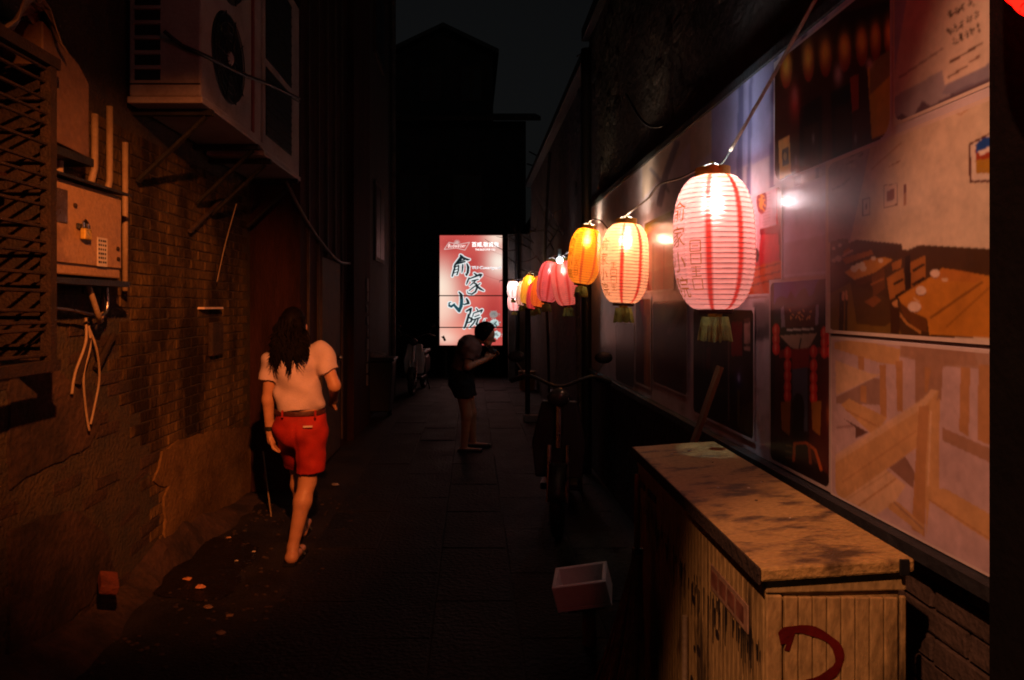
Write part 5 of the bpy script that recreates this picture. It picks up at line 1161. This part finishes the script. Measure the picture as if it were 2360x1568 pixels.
for i, (x, y, s_, lb, c, ct) in enumerate(lit):
    p = ong(x, y, .012); b = MB().ball((0, 0, 0), s_*.5, 8, 5, (1.5, 1.1, .45)); b.v = [tuple(Vector(v)*random.uniform(.75, 1.2)+p+Vector((0, 0, s_*.12))) for v in b.v]
    o = b.build(ct if ct != 'scrap' else 'peel_scrap', pm('litter %d' % i, c, .7, .3, 30, .3, 90)); tag(o, lb, ct)
b = MB()
for k in range(240):
    p = Vector((random.uniform(-1.75, -.9), random.uniform(2.6, 5.8), .004)); s_ = random.uniform(.004, .013); b.ball(p, s_, 5, 3, (1.3, 1, .6))
tag(b.build('gravel', pm('grit', (.08, .05, .035), .85, .5, 20, .3, 60)), 'loose grit scattered along the foot of the ochre wall', 'gravel', kind='stuff')
o = MB().tube([at(606, 1040, 5.3), (at(625, 1190, 5.25).x, 5.25, .0)], .006, 6).build('thin_stick', M_PIPE); tag(o, 'thin pale stick leaning on wall left of walking person', 'stick')

# ================================================================== people
def wx(px, Y): return (px-VX)/F*Y
# ---- walking person
PY = 4.36
def wp(px, py, dy=0): return ((px-VX)/F*PY, PY+dy, CZ-(py-VY)/F*PY)
J = dict(head=wp(676, 752), neck=wp(679, 800), chest=wp(682, 850), waist=wp(690, 925), pelv=wp(692, 975),
         shL=wp(626, 832), shR=wp(742, 812), elL=wp(616, 922, .02), wrL=wp(617, 993, .04), elR=wp(773, 888, -.03), wrR=wp(757, 930, .17),
         hipR=wp(716, 990), hipL=wp(664, 990, .03), knR=wp(706, 1112, .03), anR=wp(681, 1253, -.06), knL=wp(657, 1105, .33), anL=wp(656, 1257, .46))
def body(X, Y, Z):
    c = lambda a, b, ra, rb, sx=1, sy=1: cap(X, Y, Z, a, b, ra, rb, sx, sy)
    d = cap(X, Y, Z, J['chest'], J['waist'], .105, .095, 1.25, .85)
    d = smin(d, cap(X, Y, Z, J['waist'], J['pelv'], .095, .115, 1.25, .9), .05)
    d = smin(d, c(J['shL'], J['shR'], .05, .05), .06)
    d = smin(d, c(J['neck'], J['head'], .046, .05), .03)
    d = smin(d, ellp(X, Y, Z, J['head'], (.075, .095, .112)), .02)
    d = smin(d, ellp(X, Y, Z, (J['head'][0], PY+.095, J['head'][2]-.015), (.012, .02, .02)), .012)
    for s_ in (-1, 1): d = smin(d, ellp(X, Y, Z, (J['head'][0]+s_*.076, PY+.005, J['head'][2]-.01), (.012, .02, .03)), .008)
    for s_, a, b_, e in ((1, 'shL', 'elL', 'wrL'), (-1, 'shR', 'elR', 'wrR')):
        d = smin(d, c(J[a], J[b_], .047, .037), .03); d = smin(d, c(J[b_], J[e], .038, .026), .02)
    for a, b_, e in (('hipR', 'knR', 'anR'), ('hipL', 'knL', 'anL')):
        d = smin(d, c(J[a], J[b_], .088, .054), .04); k_ = np.array(J[b_]); an = np.array(J[e]); mid = k_+(an-k_)*.3+np.array((0, -.015, 0))
        d = smin(d, c(k_, mid, .052, .055), .03); d = smin(d, c(mid, an, .053, .034), .03)
    # feet
    for an, yaw, pitch in ((J['anR'], .10, 0), (J['anL'], 0, .2)):
        a = np.array(an); heel = a+np.array((0, -.035, -.055)); toe = a+np.array((math.sin(yaw)*.17, .16, -.062-.0+pitch*.1))
        d = smin(d, c(a, heel, .034, .034), .02); d = smin(d, cap(X, Y, Z, heel, toe, .032, .022, 1.25, 1), .02)
    # hands: palm and five bent fingers
    for wr, dr, sd in ((J['wrL'], np.array((.010/.06, .12, -1.)), 1), (J['wrR'], np.array((-.25, .75, -.35)), -1)):
        w_ = np.array(wr); dr = dr/np.linalg.norm(dr); side = np.array((0., 1., 0.)) if sd == 1 else np.array((0., .3, -1.)); side = side-dr*(side@dr); side /= np.linalg.norm(side); nrm = np.cross(dr, side)
        if sd == -1: nrm = -nrm
        d = smin(d, c(w_, w_+dr*.075, .026, .030), .012)
        for q, (o_, ln) in enumerate(((-.029, .062), (-.010, .073), (.010, .078), (.028, .068))):
            a = w_+dr*.085+side*o_; m1 = a+dr*ln*.5+nrm*.008; e2 = m1+dr*ln*.45+nrm*.024
            d = smin(d, c(a-dr*.03, m1, .0105, .0095), .006); d = smin(d, c(m1, e2, .0095, .008), .004)
        a = w_+dr*.03+side*.026; m1 = a+dr*.03+side*.022+nrm*.012; d = smin(d, c(a, m1, .012, .0105), .008); d = smin(d, c(m1, m1+dr*.035+nrm*.008, .0105, .008), .004)
    return d
lo, hi = (-1.46, PY-.22, -.01), (-.76, PY+.72, 1.66)
person = sdf_obj('person', body, lo, hi, .0065, M_SKIN); tag(person, 'person with long dark hair, pale T-shirt and red shorts walking away', 'person')
def wr_(X, Y, Z, amp):   # cloth folds
    return amp*(np.sin((X*.9+Z*1.2)*46+Y*9)+.7*np.sin((X*1.3-Z*.7)*63+1.3)+.5*np.sin(Z*92+X*21))
def shirt(X, Y, Z):
    d = cap(X, Y, Z, J['chest'], wp(690, 915), .122, .118, 1.14, .9)
    d = smin(d, cap(X, Y, Z, wp(688, 905), wp(690, 935), .118, .126, 1.14, .94), .04)
    d = smin(d, cap(X, Y, Z, np.array(J['shL'])+np.array((.02, 0, -.005)), np.array(J['shR'])+np.array((-.02, 0, 0)), .062, .062), .06)
    sl = cap(X, Y, Z, J['shL'], np.array(J['shL'])+(np.array(J['elL'])-np.array(J['shL']))*.62, .066, .070)
    nl = (np.array(J['elL'])-np.array(J['shL'])); eL = np.array(J['shL'])+nl*.47; nl = nl/np.linalg.norm(nl)
    sl = np.maximum(sl, (X-eL[0])*nl[0]+(Y-eL[1])*nl[1]+(Z-eL[2])*nl[2])
    sr = cap(X, Y, Z, J['shR'], np.array(J['shR'])+(np.array(J['elR'])-np.array(J['shR']))*.75, .066, .072)
    nr_ = (np.array(J['elR'])-np.array(J['shR'])); eR = np.array(J['shR'])+nr_*.6; nr_ = nr_/np.linalg.norm(nr_)
    sr = np.maximum(sr, (X-eR[0])*nr_[0]+(Y-eR[1])*nr_[1]+(Z-eR[2])*nr_[2])
    d = smin(smin(d, sl, .03), sr, .03)
    d = d+wr_(X*.6, Y, Z*.6, .0042)+.007*np.sin((X*.75+Z*.66)*34+np.sin(X*20)*.8)*np.clip((1.25-Z)*6, 0, 1)
    hem = .958+.012*np.sin(X*17+1)+.025*np.maximum(0, (X+1.0)*1)-.02*np.clip((-1.17-X)*6, 0, 1)
    d = np.maximum(d, hem-Z)
    d = np.maximum(d, -(ellp(X, Y, Z, (J['neck'][0], PY, J['neck'][2]+.03), (.07, .075, .06))))
    return d
M_SHIRT = pm('pale cotton', (.60, .47, .50), .85, .15, 8, .15, 120)
M_SHORT = pm('red cotton twill', (.42, .016, .010), .8, .25, 9, .2, 140)
sdf_obj('shirt', shirt, (-1.48, PY-.24, .9), (-.78, PY+.24, 1.46), .0065, M_SHIRT, person)
def shorts(X, Y, Z):
    d = cap(X, Y, Z, wp(692, 955), wp(693, 985), .125, .138, 1.22, .92)
    r1 = cap(X, Y, Z, wp(717, 985), wp(713, 1150, .03), .102, .083); hR = CZ-(1089-VY)/F*PY; r1 = np.maximum(r1, hR+.06*(X+1.04)-Z)
    hl = np.array(wp(664, 985, .03)); kl = np.array(J['knL']); l1 = cap(X, Y, Z, hl, kl+(kl-hl)*.2, .100, .086); nn = (kl-hl)/np.linalg.norm(kl-hl); e = hl+(kl-hl)*.82
    l1 = np.maximum(l1, (X-e[0])*nn[0]+(Y-e[1])*nn[1]+(Z-e[2])*nn[2])
    d = smin(smin(d, r1, .03), l1, .03)+wr_(X, Y, Z*.8, .0018)
    # seat crease
    d = d+.010*np.exp(-((X-wx(690, PY))/.012)**2)*np.clip((PY-Y)*8, 0, 1)*np.clip((.93-Z)*9, 0, 1)
    return np.maximum(d+.0025*np.sin((X*.8-Z)*42), Z-.952)
sh_ = sdf_obj('shorts', shorts, (-1.36, PY-.26, .45), (-.82, PY+.5, 1.0), .0065, M_SHORT, person)
def belt(X, Y, Z):
    d = np.sqrt(((X-wx(692, PY))/1.22)**2+((Y-PY)/.92)**2)-.131
    return np.maximum(np.maximum(d, -(d+.02)), np.abs(Z-.945)-.016)
sdf_obj('belt', belt, (-1.36, PY-.26, .90), (-.82, PY+.26, .99), .0055, pm('brown leather', (.09, .02, .014), .5, .3, 20, .2, 90), person)
for px in (664, 738): MB().box(wp(px, 947, -.132), (.010, .012, .045)).build('belt_loop', M_SHORT, person)
MB().box(wp(721, 975, -.136), (.058, .004, .011), (0, R(-2), 0)).build('pocket_label', pm('pale label', (.75, .62, .58), .7, .2, 20, .1, 60), person)
MB().lathe([(.029, -.014), (.034, -.010), (.034, .010), (.029, .014)], wp(617, 990, .038), 18).build('wristwatch', M_BLACK, person)
for an, yaw in ((J['anR'], .10), (J['anL'], 0)):
    a = Vector(an); MB().prism([(-.036, -.075), (.036, -.075), (.042, .08), (.035, .18), (0, .20), (-.035, .18), (-.042, .08)], lambda u, v, d: (a[0]+u+v*math.sin(yaw), a[1]+v, a[2]-.097+d), 0, .018).build('sandal', M_BLACK, person)
    MB().tube([(a[0]-.045+.1*math.sin(yaw), a[1]+.08, a[2]-.08), (a[0]+.1*math.sin(yaw), a[1]+.085, a[2]-.025), (a[0]+.045+.1*math.sin(yaw), a[1]+.08, a[2]-.08)], .012, 6).build('sandal_strap', M_BLACK, person)
hb = MB(); hd_ = Vector(J['head'])
V_, F_ = surface_nets(lambda X, Y, Z: np.maximum(smin(ellp(X, Y, Z, (hd_.x, hd_.y-.010, hd_.z+.010), (.083, .102, .116)), cap(X, Y, Z, (hd_.x, hd_.y-.04, hd_.z-.03), (hd_.x+.004, hd_.y-.07, hd_.z-.15), .066, .062, 1.0, .62), .04), Y-(hd_.y+.055)), (hd_.x-.16, hd_.y-.2, hd_.z-.32), (hd_.x+.16, hd_.y+.1, hd_.z+.16), .008)
hb.add(V_.tolist(), F_.tolist())
for k in range(460):
    a = random.uniform(-1.35, 1.35); st = hd_+Vector((.080*math.sin(a), -.098*math.cos(a)*.92-.006, random.uniform(-.05, .06)))
    clump = round(a*4.5)/4.5; ln = random.uniform(.15, .26)*(1-.25*abs(a)/1.35); ln += .035*math.sin(clump*9+1)
    ex = hd_.x+.010+.120*math.sin(clump)+random.uniform(-.016, .016); ph = clump*5+random.uniform(-.5, .5); am = random.uniform(.008, .02); pts = []
    for j in range(12):
        t = j/11; z = st.z-ln*t; x = st.x+(ex-st.x)*t**1.1+am*t*math.sin(ph+t*10)
        y = st.y*(1-min(1, t*1.4))+(hd_.y-.132-.02*math.cos(a)+random.uniform(-.003, .003))*min(1, t*1.4)
        pts.append((x, y, z))
    hb.tube(pts, [.006, .007, .007, .0065, .006, .0055, .005, .0045, .004, .003, .002, .0008], 4)
ho = hb.build('hair', M_HAIR, person, smooth=True)

# ---- bending man with a camera
QY = 7.7
def mp(px, py, dy=0): return ((px-VX)/F*QY, QY+dy, CZ-(py-VY)/F*QY)
K = dict(head=mp(1120, 770, -.02), neck=mp(1100, 785), sh=mp(1082, 800), hip=mp(1064, 862), shN=mp(1080, 803, -.17), shF=mp(1088, 800, .17), elN=mp(1078, 842, -.22), wrN=mp(1118, 828, -.1), elF=mp(1098, 840, .2), wrF=mp(1128, 826, .04),
         hN=mp(1062, 872, -.09), hF=mp(1068, 872, .09), kN=mp(1076, 955, -.1), kF=mp(1086, 955, .10), aN=mp(1070, 1024, -.11), aF=mp(1090, 1022, .12))
def body2(X, Y, Z):
    c = lambda a, b, ra, rb, sx=1, sy=1: cap(X, Y, Z, a, b, ra, rb, sx, sy)
    d = c(K['sh'], K['hip'], .11, .115, .95, 1.35); d = smin(d, c(K['shN'], K['shF'], .055, .055), .06); d = smin(d, c(K['sh'], K['neck'], .07, .055), .04); d = smin(d, c(K['neck'], K['head'], .052, .06), .03)
    d = smin(d, ellp(X, Y, Z, K['head'], (.10, .078, .11)), .02); h_ = K['head']; d = smin(d, ellp(X, Y, Z, (h_[0]+.092, h_[1], h_[2]-.075), (.022, .013, .02)), .012); d = smin(d, ellp(X, Y, Z, (h_[0]+.02, h_[1], h_[2]-.11), (.04, .05, .035)), .03)
    for s_ in (-1, 1): d = smin(d, ellp(X, Y, Z, (h_[0]-.01, h_[1]+s_*.08, h_[2]-.01), (.02, .012, .03)), .008)
    for a, b_, e in (('shN', 'elN', 'wrN'), ('shF', 'elF', 'wrF')): d = smin(d, c(K[a], K[b_], .052, .042), .03); d = smin(d, c(K[b_], K[e], .042, .029), .02)
    for a, b_, e in (('hN', 'kN', 'aN'), ('hF', 'kF', 'aF')): d = smin(d, c(K[a], K[b_], .09, .058), .04); d = smin(d, c(K[b_], K[e], .058, .037), .03); an = np.array(K[e]); d = smin(d, cap(X, Y, Z, an+np.array((-.03, 0, -.04)), an+np.array((.16, -.02, -.048)), .036, .028), .02)
    for wr, s_ in ((K['wrN'], -1), (K['wrF'], 1)):
        w_ = np.array(wr); dr = np.array((.55, -s_*.25, .5)); dr /= np.linalg.norm(dr); side = np.array((.6, 0, -.6)); side -= dr*(side@dr); side /= np.linalg.norm(side); nrm = np.array((0, -s_*1., 0))
        d = smin(d, c(w_, w_+dr*.07, .028, .032), .012)
        for o_, ln in ((-.03, .06), (-.010, .07), (.010, .075), (.03, .066)):
            a = w_+dr*.075+side*o_; m1 = a+dr*ln*.45+nrm*.012; d = smin(d, c(a-dr*.02, m1, .0115, .0105), .006); d = smin(d, c(m1, m1+dr*ln*.25+nrm*.032, .0105, .009), .004)
        a = w_+dr*.03-side*.03; d = smin(d, c(a, a+dr*.045-side*.02+nrm*.02, .0125, .010), .008)
    return d
man = sdf_obj('person', body2, (-.36, QY-.42, -.01), (.46, QY+.42, 1.52), .009, M_SKIN); tag(man, 'person in dark shorts bending forward before the lit sign', 'person')
M_TEE = pm('brown tee', (.20, .10, .085), .85, .2, 9, .15, 100); M_BSH = pm('black shorts', (.008, .008, .009), .85, .2, 9, .15, 100)
def tee(X, Y, Z):
    d = cap(X, Y, Z, K['sh'], K['hip'], .142, .140, 1.0, 1.3); d = smin(d, cap(X, Y, Z, K['shN'], K['shF'], .085, .085), .08)
    for a, b_ in (('shN', 'elN'), ('shF', 'elF')):
        p0 = np.array(K[a]); p1 = np.array(K[b_]); n_ = (p1-p0)/np.linalg.norm(p1-p0); e = p0+(p1-p0)*.6; s_ = np.maximum(cap(X, Y, Z, p0, p1, .072, .072), (X-e[0])*n_[0]+(Y-e[1])*n_[1]+(Z-e[2])*n_[2]); d = smin(d, s_, .03)
    return np.maximum(d+wr_(X, Y, Z, .002), .90-Z)
sdf_obj('shirt', tee, (-.4, QY-.42, .8), (.3, QY+.42, 1.36), .009, M_TEE, man)
def sh2(X, Y, Z):
    d = cap(X, Y, Z, mp(1064, 855), mp(1063, 880), .135, .15, 1.0, 1.3)
    for a, b_ in (('hN', 'kN'), ('hF', 'kF')): d = smin(d, cap(X, Y, Z, K[a], K[b_], .115, .10), .04)
    return np.maximum(np.maximum(d+wr_(X, Y, Z, .0018), .60-Z), Z-.94)
sdf_obj('shorts', sh2, (-.42, QY-.42, .5), (.3, QY+.42, 1.0), .009, M_BSH, man)
hb = MB(); h_ = Vector(K['head']); V_, F_ = surface_nets(lambda X, Y, Z: np.maximum(ellp(X, Y, Z, (h_.x-.008, h_.y, h_.z+.025), (.125, .104, .118))+.004*np.sin(X*140)*np.sin(Y*120+Z*90), (X-h_.x)*.8-(Z-h_.z)*.6-.035), (h_.x-.2, h_.y-.2, h_.z-.2), (h_.x+.2, h_.y+.2, h_.z+.2), .009)
hb.add(V_.tolist(), F_.tolist()); hb.build('hair', M_HAIR, man, smooth=True)
MB().tube(bez([mp(1083, 783, -.14), mp(1092, 800, -.2), mp(1088, 830, -.19), mp(1072, 845, -.18)], 6), .018, 6).build('bag_strap', M_BLACK, man)
for a in ('aN', 'aF'):
    q = K[a]; MB().prism([(-.075, -.04), (.12, -.05), (.20, -.035), (.205, .02), (.12, .045), (-.07, .04)], lambda u, v, d: (q[0]+u, q[1]+v-.01, q[2]-.095+d), 0, .07).build('shoe', M_BLACK, man, bevel=.015)
cm = empty('camera_body', mp(1131, 806, -.03), 'small black camera held by the bending person', 'camera')
MB().box(mp(1131, 806, -.03), (.06, .13, .085), (0, R(-25), 0)).build('body', M_BLACK, cm, bevel=.008); MB().tube([mp(1133, 807, -.03), mp(1142, 812, -.03)], .033, 14).build('lens', M_BLACK, cm)

# ================================================================== street lamps behind the photographer
def hooded_lamp(name, loc, aim, power, col, half, label, blend=.05, radius=.04):
    root = empty(name, loc, label, 'street lamp')
    d = (Vector(aim)).normalized(); Mq = d.to_track_quat('-Z', 'Y').to_matrix()
    MB().lathe([(.03, .16), (.07, .14), (.12, .03)], loc, 20, Mq).build('hood', M_DKGREY, root, smooth=True)
    MB().lathe([(.035, .145), (.035, .25), (.001, .25)], loc, 12, Mq).build('neck', M_DKGREY, root)
    l = lamp('lamp_light', 'SPOT', Vector(loc), power, col, root, radius, spot_size=2*half, spot_blend=blend); l.rotation_euler = d.to_track_quat('-Z', 'Y').to_euler()
    return root
SODIUM = (1, .42, .22)
LA = np.array((-1.1, -.8, 4.1)); bp_ = np.array([[1.15, 1.8, 2.41], [1.15, 2.13, 1.81], [1.04, 2.33, 1.0], [.72, 2.25, 1.0], [.7, 2.46, .7], [.7, 2.80, .1]])
dd = bp_-LA; dd /= np.linalg.norm(dd, axis=1)[:, None]; u_, s_, vt = np.linalg.svd(dd); nrm = vt[2]; near = np.array((1.15, 1.3, 1.5))-LA
if nrm@near < 0: nrm = -nrm
mean = dd.mean(0); mean -= nrm*(mean@nrm); mean /= np.linalg.norm(mean); TH = R(66)
hooded_lamp('street_lamp', tuple(LA), mean*math.cos(TH)+nrm*math.sin(TH), 600, SODIUM, TH, 'hooded street lamp on left side behind the photographer', .10, .03)
hooded_lamp('street_lamp', (.35, -.3, 3.4), Vector((-1.8, 4.35, 1.1))-Vector((.35, -.3, 3.4)), 1400, (1, .25, .055), R(18.5), 'hooded street lamp high above the photographer', .9)
